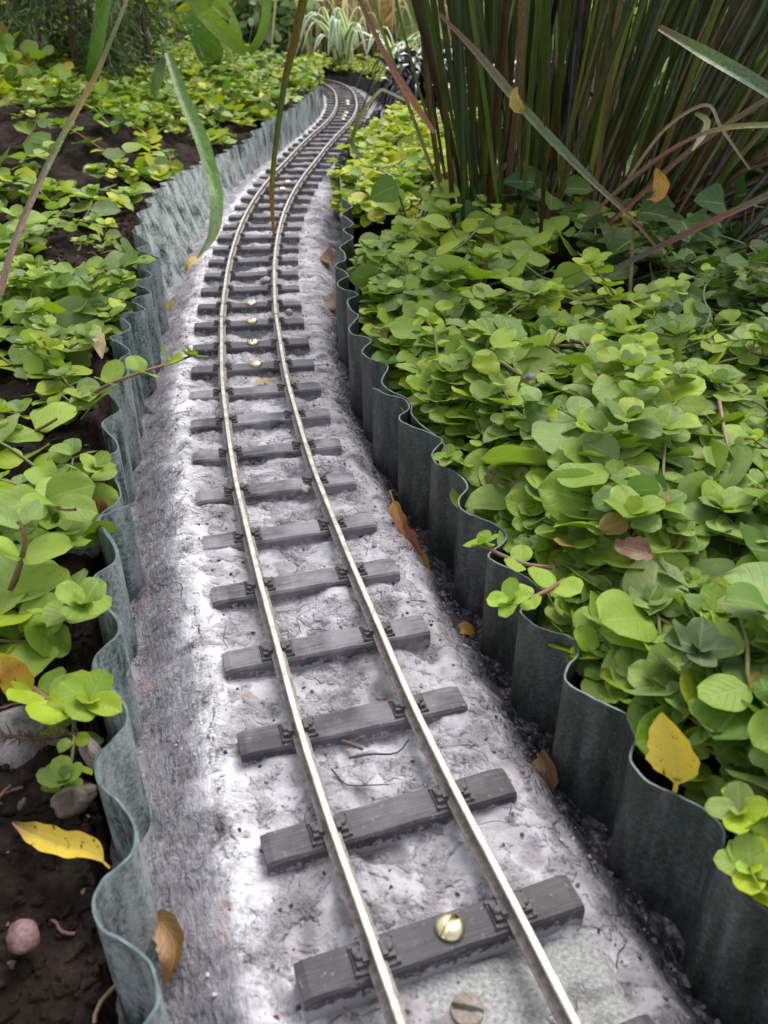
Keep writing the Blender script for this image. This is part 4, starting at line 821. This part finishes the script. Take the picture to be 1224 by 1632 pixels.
# ------------------------------------------------------------------ rush clump
def blade_path(base, top, sag=0.0, n=10, bow=(0, 0, 0)):
    t = np.linspace(0, 1, n)[:, None]; base, top = np.asarray(base, float), np.asarray(top, float)
    return base*(1-t)+top*t+np.asarray(bow)*(4*t*(1-t))-np.array([0, 0, 1.0])*sag*t**2.2
rush = thing('rush_clump', [130, 660, 14], 'tall clump of dark green and red brown rush stems rising from the right bed', 'rush clump')
RB_ = np.array([[0.024, 0.050, 0.008], [0.050, 0.088, 0.012], [0.110, 0.155, 0.020], [0.075, 0.026, 0.010], [0.044, 0.020, 0.009], [0.15, 0.095, 0.035]])
r = np.random.default_rng(5); blades = []
for k in range(250):
    q = r.uniform(0, 1); bx = 62+165*q+r.normal()*8; by = 655+20*q+r.normal()*27+55*(q-0.4)**2
    lean = (q-0.17)*255+r.normal()*38-28; H = r.uniform(330, 560)
    b = np.array([bx, by, 10.0]); tp = np.array([bx+lean*1.15, by+r.normal()*70+10, H])
    c1 = pick(RB_[:3] if r.random() < 0.70 else RB_, 1, r, 0.35)[0]; c0 = pick(RB_[3:], 1, r, 0.2)[0] if r.random() < 0.45 else c1; c2 = pick(RB_[:4], 1, r, 0.2)[0]
    if r.random() < 0.04: c1 = c2 = np.array([0.28, 0.18, 0.09]); 
    blades.append((by, blade_path(b, tp, 0, 10, (r.normal()*12, r.normal()*12, 0)), r.uniform(2.2, 4.6)*(0.7 if r.random() < 0.35 else 1), [c0, c1, c2]))
for k in range(38):                                       # stems flopped low to the right
    b = np.array([205+r.normal()*22, 640+r.normal()*45, 12.0]); a = r.uniform(0.1, 0.9); L = r.uniform(160, 300)
    tp = b+np.array([L*math.cos(a), r.normal()*45-20, L*math.sin(a)]); c = pick(np.array([[0.05, 0.055, 0.02], [0.03, 0.055, 0.015], [0.15, 0.09, 0.045], [0.06, 0.025, 0.02]]), 1, r, 0.2)[0]
    blades.append((by, blade_path(b, tp, 10, 10, (0, 0, 22)), r.uniform(2.0, 4.4), [c*0.8, c, c*1.1]))
blades.sort(key=lambda q: q[0])
def blade_tints(cs, n): t = np.linspace(0, 1, n); cs = np.asarray(cs); return np.stack([np.interp(t, np.linspace(0, 1, len(cs)), cs[:, k]) for k in range(3)], 1)
mass = MB()
for k, (_, P, wd, cs) in enumerate(blades):
    t = np.linspace(0, 1, len(P)); wv = wd*(0.8+0.35*np.sin(PI*t))*np.clip((1.02-t)*6, 0.08, 1); tt = blade_tints(cs, len(P)); fc = (r.normal()*0.5, -1, 0.1); tw = r.normal()*0.5
    if k < 100: m = MB(); ribbon(m, P, wv, tt, 0.35, fc, tw); m.build('blade', M['blade'], rush)
    else: ribbon(mass, P, wv, tt, 0.35, fc, tw)
tag(mass.build('blade_mass', M['blade'], rush), kind='stuff')

def single_blade(label, pts, width, cs, face=(0, -1, 0.2), twist=0.0, mat_='blade', taper=(0.35, 1, 1, 0.5, 0.08), vee=0.2, name='grass_blade', cat='grass blade', group='single long blades of grass'):
    P = resample(catmull(pts, 10), 3.0); t = np.linspace(0, 1, len(P)); wv = np.interp(t, np.linspace(0, 1, len(taper)), taper)*width
    mb = MB(); ribbon(mb, P, wv, blade_tints(cs, len(P)), vee, face, twist); return tag(mb.build(name, M[mat_], origin=P[0]), label, cat, group)
gb, gd, rd, tn = [0.10, 0.17, 0.03], [0.05, 0.09, 0.03], [0.16, 0.045, 0.02], [0.34, 0.22, 0.10]
single_blade('long blade slanting down across the front of the rush clump, red edged and grey green', [deep(700, 22, 600), deep(760, 85, 585), deep(840, 180, 560), deep(930, 275, 535), deep(1010, 352, 510), deep(1075, 430, 485)], 5.4, [rd, [0.12, 0.10, 0.05], [0.09, 0.14, 0.05], [0.08, 0.12, 0.045], [0.13, 0.06, 0.03], [0.12, 0.04, 0.02]], (-0.5, -0.6, 0.8))
single_blade('wide green blade cut off by the right border, crossing the rush tops', [deep(1050, 45, 470), deep(1110, 80, 465), deep(1180, 120, 455), deep(1260, 170, 450)], 7, [[0.12, 0.05, 0.02], gb, [0.07, 0.13, 0.05], gd], (-0.5, -0.6, 0.8), taper=(0.5, 1, 1.1, 1.1))
single_blade('arching red and green blade entering from the right border over the dark round leaves', [deep(940, 345, 560), deep(1010, 285, 540), deep(1080, 235, 520), deep(1150, 207, 500), deep(1250, 200, 480)], 4.6, [rd, [0.10, 0.06, 0.02], rd, [0.16, 0.14, 0.03], gb], (0, -0.6, 0.8), taper=(0.5, 1, 1, 1, 1))
single_blade('straight dark red blade low at the right border', [deep(880, 480, 480), deep(980, 430, 470), deep(1090, 375, 460), deep(1250, 300, 450)], 3.8, [gd, [0.03, 0.05, 0.018], [0.06, 0.03, 0.015], rd, gd], (0, -0.6, 0.8), taper=(0.5, 1, 1, 1, 1))
single_blade('reddish blade crossing behind the straight dark red one, up to the right border', [deep(900, 420, 600), deep(1000, 330, 590), deep(1100, 240, 580), deep(1250, 140, 570)], 3.6, [rd, rd, [0.14, 0.07, 0.03], [0.12, 0.08, 0.03]], (0, -0.7, 0.6), taper=(0.5, 1, 1, 1, 1))
single_blade('thin brown stalk folded to a peak right of the rush clump', [deep(1000, 285, 560), deep(1060, 205, 555), deep(1125, 167, 550), deep(1150, 205, 545), deep(1195, 270, 540)], 2.0, [tn, tn, [0.3, 0.2, 0.14], [0.32, 0.24, 0.18], [0.25, 0.16, 0.1]], taper=(1, 1, 1, 0.9, 0.6))
single_blade('short white and pink withered blade hanging beside the folded stalk', [deep(1108, 180, 540), deep(1126, 192, 538), deep(1122, 210, 536), deep(1103, 240, 534)], 4, [[0.12, 0.12, 0.03], [0.3, 0.3, 0.1], [0.6, 0.45, 0.38], [0.7, 0.64, 0.54]], taper=(0.5, 1, 1, 0.2))
single_blade('thin green blade ending in an orange tip between the rails, coming down from the top', [deep(488, -25, 640), deep(472, 50, 650), deep(452, 140, 665), deep(438, 240, 690), deep(433, 310, 705), deep(436, 374, 722)], 4.6, [[0.11, 0.12, 0.02], [0.16, 0.09, 0.02], [0.07, 0.12, 0.02], [0.09, 0.14, 0.02], [0.22, 0.17, 0.02], [0.36, 0.12, 0.03]], (0.3, -1, 0.1), taper=(1.3, 1.2, 0.9, 0.9, 0.9, 0.5))
single_blade('broad green blade hanging in front of the pale tilted edging, its tip on the mortar', [deep(268, 85, 760), deep(290, 150, 735), deep(318, 215, 712), deep(338, 280, 690), deep(345, 325, 672), deep(338, 375, 655), deep(314, 412, 640)], 11, [gb, [0.12, 0.21, 0.04], [0.14, 0.25, 0.05], [0.15, 0.27, 0.06], [0.16, 0.28, 0.08], [0.20, 0.30, 0.12], [0.24, 0.32, 0.16]], (0.3, -1, 0.3), taper=(0.55, 0.8, 0.95, 1, 0.95, 0.85, 0.1), mat_='green_blade')
single_blade('long thin brown blade bending down the left side of the picture', [deep(212, -25, 520), deep(182, 50, 505), deep(150, 125, 490), deep(95, 225, 460), deep(45, 330, 425), deep(15, 410, 400), deep(0, 470, 385)], 2.8, [tn, [0.12, 0.15, 0.05], [0.3, 0.16, 0.05], gb, [0.13, 0.09, 0.06], [0.17, 0.10, 0.07], [0.2, 0.12, 0.08]], (0.5, -1, 0.2), taper=(0.5, 0.8, 1, 1.1, 1.1, 1.1, 1.1))
single_blade('thin olive blade kinked over the right mortar with a white withered tip', [S(590, 262, 30), deep(562, 232, 930), deep(575, 185, 930), deep(604, 146, 930), deep(615, 145, 930), deep(650, 162, 925)], 4.5, [gb, gb, [0.16, 0.17, 0.03], [0.30, 0.27, 0.08], [0.5, 0.45, 0.35], [0.55, 0.5, 0.4]], taper=(0.6, 1, 1, 0.8, 0.6, 0.4))
single_blade('short yellow green blade lying on the bare soil of the left bank', [deep(178, 270, 840), deep(205, 285, 820), deep(230, 312, 800), deep(246, 338, 790)], 8, [gb, LIME[2], LIME[2], LIME[1]], taper=(0.2, 0.6, 1, 0.5), mat_='green_blade')
single_blade('bent grass stalk lying on the left mortar slope below the overhanging sprig', [S(230, 648, -18), S(262, 670, -10), S(263, 678, -9), S(252, 715, -12), S(222, 762, -19)], 1.6, [gd, [0.1, 0.13, 0.05], [0.22, 0.24, 0.13], [0.3, 0.29, 0.18], tn], (0, 0, 1), taper=(0.7, 1, 1, 1, 0.4))
single_blade('tan dry blade slanting over the lime leaves beside the flat tan leaf', [S(616, 325, 36), deep(635, 285, 800), deep(655, 262, 815), deep(672, 244, 830)], 5, [[0.14, 0.08, 0.03], [0.2, 0.12, 0.05], [0.16, 0.1, 0.04], [0.12, 0.08, 0.03]])
single_blade('rust red blade crossing in front of the left side of the rush clump', [deep(555, -40, 640), deep(590, 40, 625), deep(625, 110, 610), deep(660, 165, 598), deep(692, 212, 590)], 7, [[0.10, 0.07, 0.03], [0.14, 0.07, 0.03], [0.22, 0.07, 0.03], [0.3, 0.1, 0.04], [0.28, 0.12, 0.05]], (0.3, -1, 0.1), taper=(0.35, 0.45, 0.5, 0.75, 0.4))
single_blade('straight tan stalk standing in the dark leaves below the rush clump', [S(1003, 480, 26), deep(1007, 400, 505), deep(1006, 362, 505), deep(985, 372, 505)], 2.2, [tn, tn, [0.2, 0.12, 0.06], [0.2, 0.12, 0.06]], taper=(1, 1, 0.8, 0.4))
# twigs and bare stems over the right bed
def twig(label, pts, rad, tint=(0.2, 0.11, 0.07), cat='twig'):
    mb = MB(); P = resample(catmull(pts, 8), 2.0); tube(mb, P, np.linspace(rad, rad*0.6, len(P)), 6, np.asarray(tint)); tag(mb.build('twig', M['stem'], origin=P[0]), label, cat, 'bare twigs and stems')
twig('bare reddish stem arching out of the upper right bed', [S(865, 535, 34), S(920, 545, 44), S(985, 565, 44), S(1010, 585, 38)], 1.2, (0.09, 0.04, 0.035))
twig('bare stem with a dry seed head standing in the right bed', [S(870, 585, 36), S(880, 545, 48), S(893, 522, 54)], 0.7, (0.3, 0.16, 0.07))
twig('pale branching stem near the right border beside the veined leaf', [S(1140, 605, 40), S(1150, 660, 44), S(1160, 710, 42), S(1185, 760, 38)], 1.0, (0.3, 0.2, 0.14))
twig('cut pale stem end among leaves in the middle of the right bed', [S(960, 590, 44), S(985, 625, 40), S(1020, 655, 34)], 1.3, (0.28, 0.22, 0.11))
twig('brown stem under the big dark leaf in the right bed', [S(890, 800, 30), S(885, 760, 34), S(905, 735, 38), S(912, 700, 42)], 1.2, (0.22, 0.12, 0.07))
twig('short pale stem lying near the right border, above the snail-shaped pebble', [S(1170, 925, 42), S(1165, 965, 40), S(1155, 1000, 36)], 1.2, (0.36, 0.26, 0.2))
twig('long brown root lying on the bare soil of the left bank', [S(165, 385, 22), S(200, 395, 25), S(218, 410, 24)], 1.1, (0.3, 0.18, 0.12))
twig('thin pale root poking down the soil beside the tiny seedling', [S(140, 345, 34), S(155, 368, 30), S(160, 388, 24)], 0.9, (0.36, 0.24, 0.15))
twig('thin black twig lying on the mortar between the rails, third gap from the front', [S(556, 1208, -3), S(590, 1202, -2.6), S(632, 1200, -2.6), S(652, 1178, -2.4)], 0.4, (0.03, 0.025, 0.025))
twig('crossed pair of black fibres on the mortar, second gap from the front', [S(528, 1225, -3), S(545, 1245, -3), S(560, 1252, -2.8), S(620, 1250, -2.8)], 0.28, (0.03, 0.025, 0.03))
twig('brown bit of bark on the mortar beside the third nearest sleeper', [S(545, 1182, -2.6), S(560, 1186, -2.2), S(578, 1194, -2.4)], 0.9, (0.10, 0.06, 0.04))
# dry conifer twig on the grey stone, needled
o = thing('conifer_twig', S(10, 1172, 13), 'dry brown conifer twig lying across the grey stone at the left border', 'twig'); P = resample(catmull([S(8, 1172, 14), S(60, 1178, 13), S(110, 1172, 10), S(135, 1168, 8)], 8), 1.0); mb = MB(); tube(mb, P, 0.5, 5, (0.09, 0.05, 0.035)); mb.build('stem', M['stem'], o)
mb = MB(); r = np.random.default_rng(3)
for k in range(90):
    i = int(r.integers(0, len(P)-2)); t = unit(P[i+1]-P[i]); d = unit(-t*0.8+r.normal(size=3)*0.5); tube(mb, [P[i], P[i]+d*2.2, P[i]+d*4.2], [0.28, 0.22, 0.05], 4, (0.10, 0.055, 0.04))
mb.build('needle_spray', M['stem'], o)

# ------------------------------------------------------------------ dark round-leaved plants under the rush
def rosette(name, label, cat, c, n, size, pal, seed, kind='heart', mat_='dull_leaf', spread=1.0, height=14, tilt=0.5, group=None, detail='mid', yaw=None):
    r = np.random.default_rng(seed); o = thing(name, c, label, cat, group); c = np.asarray(c, float)
    for k in range(n):
        a = k*2.4+r.uniform(-0.4, 0.4); L = size*spread*r.uniform(0.3, 0.9); d = np.array([math.cos(a), math.sin(a), 0]); b = c+d*L+np.array([0, 0, height*r.uniform(0.5, 1.2)])
        m = MB(); put_leaves(m, [b], [d+np.array([0, -0.35, -0.1+0.3*r.normal()])], [np.array([0, -tilt, 1.0])+r.normal(size=3)*0.25+0*d], [size*r.uniform(0.8, 1.2)], pick(pal, 1, r), kind, detail, r); lf = m.build('leaf', M[mat_], o)
        m = MB(); tube(m, catmull([c, (c+b)/2+np.array([0, 0, 3.0]), b], 4), 0.8, 5, (0.08, 0.06, 0.03)); m.build('stem', M['stem'], o)
    return o
VG = 'dark round-leaved plants round the rushes'; V2 = np.vstack([DARK*0.9, [[0.045, 0.10, 0.03]]])
for i, (px, py, n, sz, lab) in enumerate([(800, 385, 9, 24, 'dark round-leaved plant right at the left foot of the rush stems'), (868, 400, 8, 22, 'dark round-leaved plant at the middle foot of the rush stems'), (940, 330, 8, 28, 'dark round-leaved plant behind the long slanting blade, with the largest leaf'),
        (985, 420, 9, 25, 'dark round-leaved plant with overlapping leaves under the orange upright leaf'), (1075, 345, 7, 26, 'dark round-leaved plant right of the orange upright leaf'), (1150, 300, 8, 18, 'small-leaved dark plant between the crossing red blades'), (1060, 455, 8, 22, 'dark round-leaved plant where the slanting blade ends'), (1180, 420, 7, 20, 'dark round-leaved plant at the right border under the dark red blade'), (660, 385, 6, 20, 'green round-leaved plant left of the rush stems on the bright leaves')]):
    c = spot(px, py, 22); rosette('round_leaved_plant', lab, 'plant', [c[0], c[1], 15], n, sz*1.05, V2 if i != 8 else GREEN, 80+i, group=VG, height=44, tilt=0.8, detail='hi' if i in (3, 6) else 'mid')

# ------------------------------------------------------------------ background planting
def conifer(label, c, H, R_, seed, n=70):
    o = thing('conifer', c, label, 'conifer'); c = np.asarray(c, float); r = np.random.default_rng(seed); wood = MB(); ned = MB()
    for k in range(6):
        a = r.uniform(0, 2*PI); q = c+np.array([r.normal()*40, r.normal()*40, 0]); tube(wood, catmull([q, q+np.array([20*math.cos(a), 20*math.sin(a), H*0.5]), q+np.array([60*math.cos(a), 60*math.sin(a), H])], 6), np.linspace(5, 1.5, 13), 6, (0.10, 0.055, 0.035))
    B, D, Nn, Sz, Tt = [], [], [], [], []
    for k in range(n):
        a = r.uniform(0, 2*PI); h = r.uniform(0.12, 1.0)*H; L = R_*r.uniform(0.6, 1.1); st = c+np.array([math.cos(a)*25, math.sin(a)*25, h])
        en = st+np.array([math.cos(a)*L, math.sin(a)*L, r.uniform(-0.55, 0.15)*L]); P = catmull([st, (st+en)/2+np.array([0, 0, L*0.12]), en], 8); tube(wood, P, np.linspace(1.8, 0.5, len(P)), 4, (0.12, 0.07, 0.04))
        for j in range(330):
            i = int(len(P)*math.sqrt(r.uniform(0.06, 0.98))); i = min(i, len(P)-2); t = unit(P[i+1]-P[i]); off = r.normal(size=3)*np.array([13, 13, 9])*(0.5+i/len(P)); d = unit(t*0.8+r.normal(size=3)*0.55)
            B.append(P[i]+off); D.append(d); Nn.append(r.normal(size=3)); Sz.append(r.uniform(13, 24))
    tint = pick(np.array([[0.10, 0.18, 0.06], [0.13, 0.22, 0.07], [0.17, 0.25, 0.11], [0.20, 0.20, 0.08]]), len(B), r, 0.2)
    put_leaves(ned, B, D, Nn, Sz, tint, 'needle', 'lo', r)
    wood.build('trunk', M['stem'], o); ned.build('crown', M['needle'], o)
conifer('feathery dark green conifer behind the left bank, at the upper left', [-425, 1340, 35], 430, 112, 21, 80)
conifer('second conifer, darker and browner, at the upper left picture corner', [-640, 1500, 35], 420, 200, 22, 80)
def bush(name, label, c, rad, H, n, size, pal, seed, kind='oval', mat_='leaf', cat='shrub', lowest=0.0, detail='lo'):
    o = thing(name, c, label, cat); c = np.asarray(c, float); r = np.random.default_rng(seed); wood, lf = MB(), MB(); B, D, N, Sz = [], [], [], []
    for k in range(max(10, n//45)):
        a = r.uniform(0, 2*PI); q = r.uniform(0.1, 1); en = c+np.array([math.cos(a)*rad*q, math.sin(a)*rad*q, H*r.uniform(0.06, 1.0)*(1.05-0.35*q)]); st = c+np.array([math.cos(a), math.sin(a), 0])*rad*0.15
        P = catmull([st, st*0.4+en*0.6+np.array([0, 0, H*0.12]), en], 8); tube(wood, P, np.linspace(size*0.09, size*0.03, len(P)), 5, (0.11, 0.07, 0.04))
        for j in range(45):
            i = min(len(P)-1, int(len(P)*r.uniform(0.1, 1))); d = unit(r.normal(size=3)+np.array([0, 0, 0.1])); B.append(P[i]+r.normal(size=3)*size*1.1); D.append(d); N.append(np.array([0, -0.55, 0.85])+r.normal(size=3)*0.4); Sz.append(size*r.uniform(0.6, 1.2))
    put_leaves(lf, B, D, N, Sz, pick(pal, len(B), r, 0.2), kind, detail, r)
    wood.build('branch', M['stem'], o); lf.build('crown', M[mat_], o); return o
PALE = np.array([[0.20, 0.32, 0.10], [0.28, 0.40, 0.17], [0.38, 0.47, 0.28], [0.13, 0.23, 0.06], [0.55, 0.6, 0.45]])
bush('leafy_shrub', 'loose shrub of small pale oval leaves left of the dried grass, in the background', [-300, 2300, 18], 220, 190, 1500, 32, PALE, 31)
bush('leafy_shrub', 'dense lime green bush behind the strap-leaved plant at the top', [-640, 2150, 25], 330, 330, 1800, 36, np.vstack([LIME, GREEN]), 32)
bush('background_shrub', 'dark evergreen shrub behind the dried grass at the top', [-120, 3600, 30], 620, 700, 3000, 60, np.vstack([GREEN[3:5], PALE[:2]]), 33)
bush('background_shrub', 'bright green shrub far behind the rush clump, in the gaps of its stems', [620, 3100, 30], 620, 700, 3200, 60, np.vstack([GREEN, LIME[2:4]]), 34)
bush('background_shrub', 'broad green shrub behind both conifers at the far left', [-1250, 2900, 30], 650, 720, 3000, 60, np.vstack([DARK*1.8, GREEN]), 35)
bush('background_shrub', 'pale shrub at the right border behind the rush clump', [720, 1750, 20], 330, 420, 1500, 40, np.vstack([GREEN, PALE[:2]]), 36)
bush('background_shrub', 'tall dark shrub filling the far background left of the dried grass', [-800, 3900, 30], 700, 800, 2600, 70, np.vstack([GREEN[3:5], PALE[:2]]), 37)
bush('low_leafy_plant', 'low plant of green leaves beside the right border behind the dark round leaves', [330, 800, 18], 110, 110, 500, 22, np.vstack([GREEN[3:5], DARK*1.6]), 38, 'round', cat='plant', detail='mid')
bush('low_leafy_plant', 'leafy plant with hanging yellow leaves at the left border above the soil ridge', [-455, 1100, 60], 42, 50, 90, 20, np.vstack([GREEN, LIME[:2], [[0.45, 0.33, 0.04]]]), 39, 'round', cat='plant', detail='mid')
def grass_clump(name, label, c, n, H, spread, width, cs, seed, mat_, droop=1.0, cat='grass clump', parts=False, face=None, foot=20):
    o = thing(name, c, label, cat); c = np.asarray(c, float); r = np.random.default_rng(seed); mass = MB()
    for k in range(n):
        a = r.uniform(0, 2*PI); L = H*r.uniform(0.6, 1.1); d = np.array([math.cos(a), math.sin(a), 0]); b = c+np.array([r.normal()*foot, r.normal()*foot, 0]); q = spread*r.uniform(0.3, 1.1)
        P = catmull([b, b+d*q*0.25+np.array([0, 0, L*0.6]), b+d*q*0.65+np.array([0, 0, L*0.95]), b+d*q+np.array([0, 0, L*(0.95-0.65*droop*r.uniform(0.5, 1.2))])], 5)
        ci = [np.asarray(x)*r.uniform(0.7, 1.3) for x in cs[int(r.integers(len(cs)))]]; t = np.linspace(0, 1, len(P)); wv = width*r.uniform(0.7, 1.2)*np.interp(t, [0, 0.4, 0.8, 1], [0.7, 1, 0.7, 0.08])
        if parts and k < 100: m = MB(); ribbon(m, P, wv, blade_tints(ci, len(P)), 0.2, None if face is None else face, r.normal()*0.4); m.build('blade', M[mat_], o)
        else: ribbon(mass, P, wv, blade_tints(ci, len(P)), 0.2, None, r.normal()*0.4)
    if mass.n: tag(mass.build('blade_mass', M[mat_], o), kind='stuff')
TAN = [[[0.40, 0.28, 0.15], [0.58, 0.45, 0.29], [0.68, 0.56, 0.42]], [[0.30, 0.19, 0.11], [0.48, 0.32, 0.21], [0.62, 0.5, 0.37]], [[0.20, 0.25, 0.06], [0.42, 0.38, 0.18], [0.6, 0.52, 0.34]]]
grass_clump('dried_grass', 'clump of dry tan grass hanging down at the top behind the far bend', [-170, 2480, 14], 340, 175, 210, 7, TAN, 41, 'dry_blade', 1.45, foot=80)
grass_clump('dried_grass', 'smaller tuft of dry tan grass right of the variegated plant', [60, 2620, 14], 240, 170, 200, 7, TAN, 42, 'dry_blade', 1.4, foot=80)
VAR = [[[0.20, 0.30, 0.12], [0.16, 0.28, 0.10], [0.22, 0.33, 0.16]]]
grass_clump('variegated_plant', 'white striped plant with arching blades behind the far bend', [-85, 2080, 16], 20, 112, 125, 15, VAR, 43, 'white_edge', 0.9, 'plant', True, foot=10)
grass_clump('variegated_plant', 'second white striped plant with longer arching blades, right of the first', [25, 2050, 16], 14, 78, 160, 13, VAR, 44, 'white_edge', 0.8, 'plant', True, foot=12)
BLK = [[[0.010, 0.008, 0.012], [0.016, 0.013, 0.020], [0.02, 0.017, 0.026]], [[0.02, 0.02, 0.02], [0.012, 0.01, 0.016], [0.03, 0.026, 0.036]]]
for i, (x, y, n, lab) in enumerate([(70, 1330, 70, 'black glossy grass tuft beside the far bend, nearest the lime leaves'), (110, 1500, 70, 'black glossy grass tuft behind the left side of the rush clump'), (60, 1650, 55, 'black glossy grass tuft against the curving grey edging'), (190, 1400, 60, 'black glossy grass tuft hidden among the rush stems')]):
    grass_clump('black_grass', lab, [x, y, -10], n, 95, 120, 8, BLK, 45+i, 'dark_blade', 1.25, 'grass tuft', True, foot=14)
# strap-leaved plant and its like
strap = thing('strap_leaved_plant', deep(320, 135, 1500), 'plant with broad bright green strap leaves above the left bank', 'plant')
for pts, wd, cs in [([deep(345, 108, 1480), deep(330, 70, 1470), deep(315, 20, 1470), deep(300, -40, 1480)], 46, [gb, [0.10, 0.20, 0.03], [0.13, 0.24, 0.04], gb]),
                    ([deep(392, 85, 1450), deep(360, 55, 1420), deep(325, 20, 1400), deep(290, -20, 1390)], 26, [[0.15, 0.24, 0.02], [0.20, 0.30, 0.03], [0.24, 0.36, 0.05], gb]),
                    ([deep(375, 105, 1460), deep(352, 60, 1440), deep(335, 25, 1430), deep(315, 8, 1420), deep(290, 5, 1415)], 9, [[0.4, 0.46, 0.2], [0.36, 0.46, 0.15], [0.3, 0.42, 0.1], gb, gb]),
                    ([deep(385, 75, 1540), deep(372, 35, 1535), deep(355, 5, 1530), deep(335, -30, 1530)], 14, [[0.2, 0.3, 0.06], [0.25, 0.36, 0.1], [0.28, 0.38, 0.1], gb]),
                    ([deep(280, 18, 1400), deep(300, 10, 1400), deep(330, 0, 1410), deep(360, -20, 1420)], 12, [LIME[1], LIME[0], gb, gb]),
                    ([deep(315, 0, 1520), deep(345, 12, 1500), deep(365, 30, 1490)], 16, [gb, LIME[2], gb])]:
    P = resample(catmull(pts, 8), 8.0); mb = MB(); t = np.linspace(0, 1, len(P)); ribbon(mb, P, wd*np.interp(t, [0, 0.15, 0.6, 1], [0.3, 0.9, 1, 0.5]), blade_tints(cs, len(P)), 0.12, (0.2, -1, 0.3), 0.1); mb.build('leaf', M['green_blade'], strap)
single_blade('pale green strap blade standing up beside the pale shrub at the top', [deep(397, 85, 1700), deep(415, 60, 1690), deep(424, 25, 1680), deep(428, -30, 1670)], 16, [gb, [0.16, 0.25, 0.06], [0.2, 0.3, 0.1], gb], taper=(0.8, 1, 1, 0.9), mat_='green_blade')
single_blade('pair-like upright green blade inside the conifer, left of the brown blade', [deep(138, 200, 1150), deep(148, 130, 1140), deep(158, 60, 1130), deep(172, -20, 1120)], 17, [gd, [0.06, 0.12, 0.02], [0.10, 0.19, 0.04], gb], taper=(0.8, 1, 1, 0.9), mat_='green_blade')
single_blade('short green blade below the conifer, left of the hanging broad blade', [deep(245, 150, 1000), deep(253, 120, 1000), deep(262, 92, 1005)], 12, [gb, gb, gd], taper=(0.7, 1, 0.5), mat_='green_blade')
big = thing('large_leaved_plant', [10, 2400, 20], 'plant with large rounded orange and green leaves behind the variegated plants', 'plant')
for b, tp, nr, sz, tn_ in [((-60, 2380, 95), (1, 0.2, 0.5), (0, -1, 0.6), 130, (0.34, 0.20, 0.05)), ((20, 2370, 70), (1, 0.1, 0.3), (0.2, -1, 0.7), 140, (0.16, 0.24, 0.05)), ((70, 2450, 120), (0.5, 0.1, 1), (0, -1, 0.3), 80, (0.34, 0.36, 0.2)), ((-20, 2470, 130), (-0.4, 0, 1), (0, -1, 0.3), 100, (0.3, 0.32, 0.1))]:
    m = MB(); put_leaves(m, [b], [tp], [nr], [sz], [tn_], 'round', 'mid', rng); m.build('leaf', M['dull_leaf'], big)
    m = MB(); tube(m, catmull([(10, 2400, 20), (np.array(b)+np.array([10, 2400, 20]))/2, b], 5), 3, 6, (0.2, 0.1, 0.05)); m.build('stem', M['stem'], big)
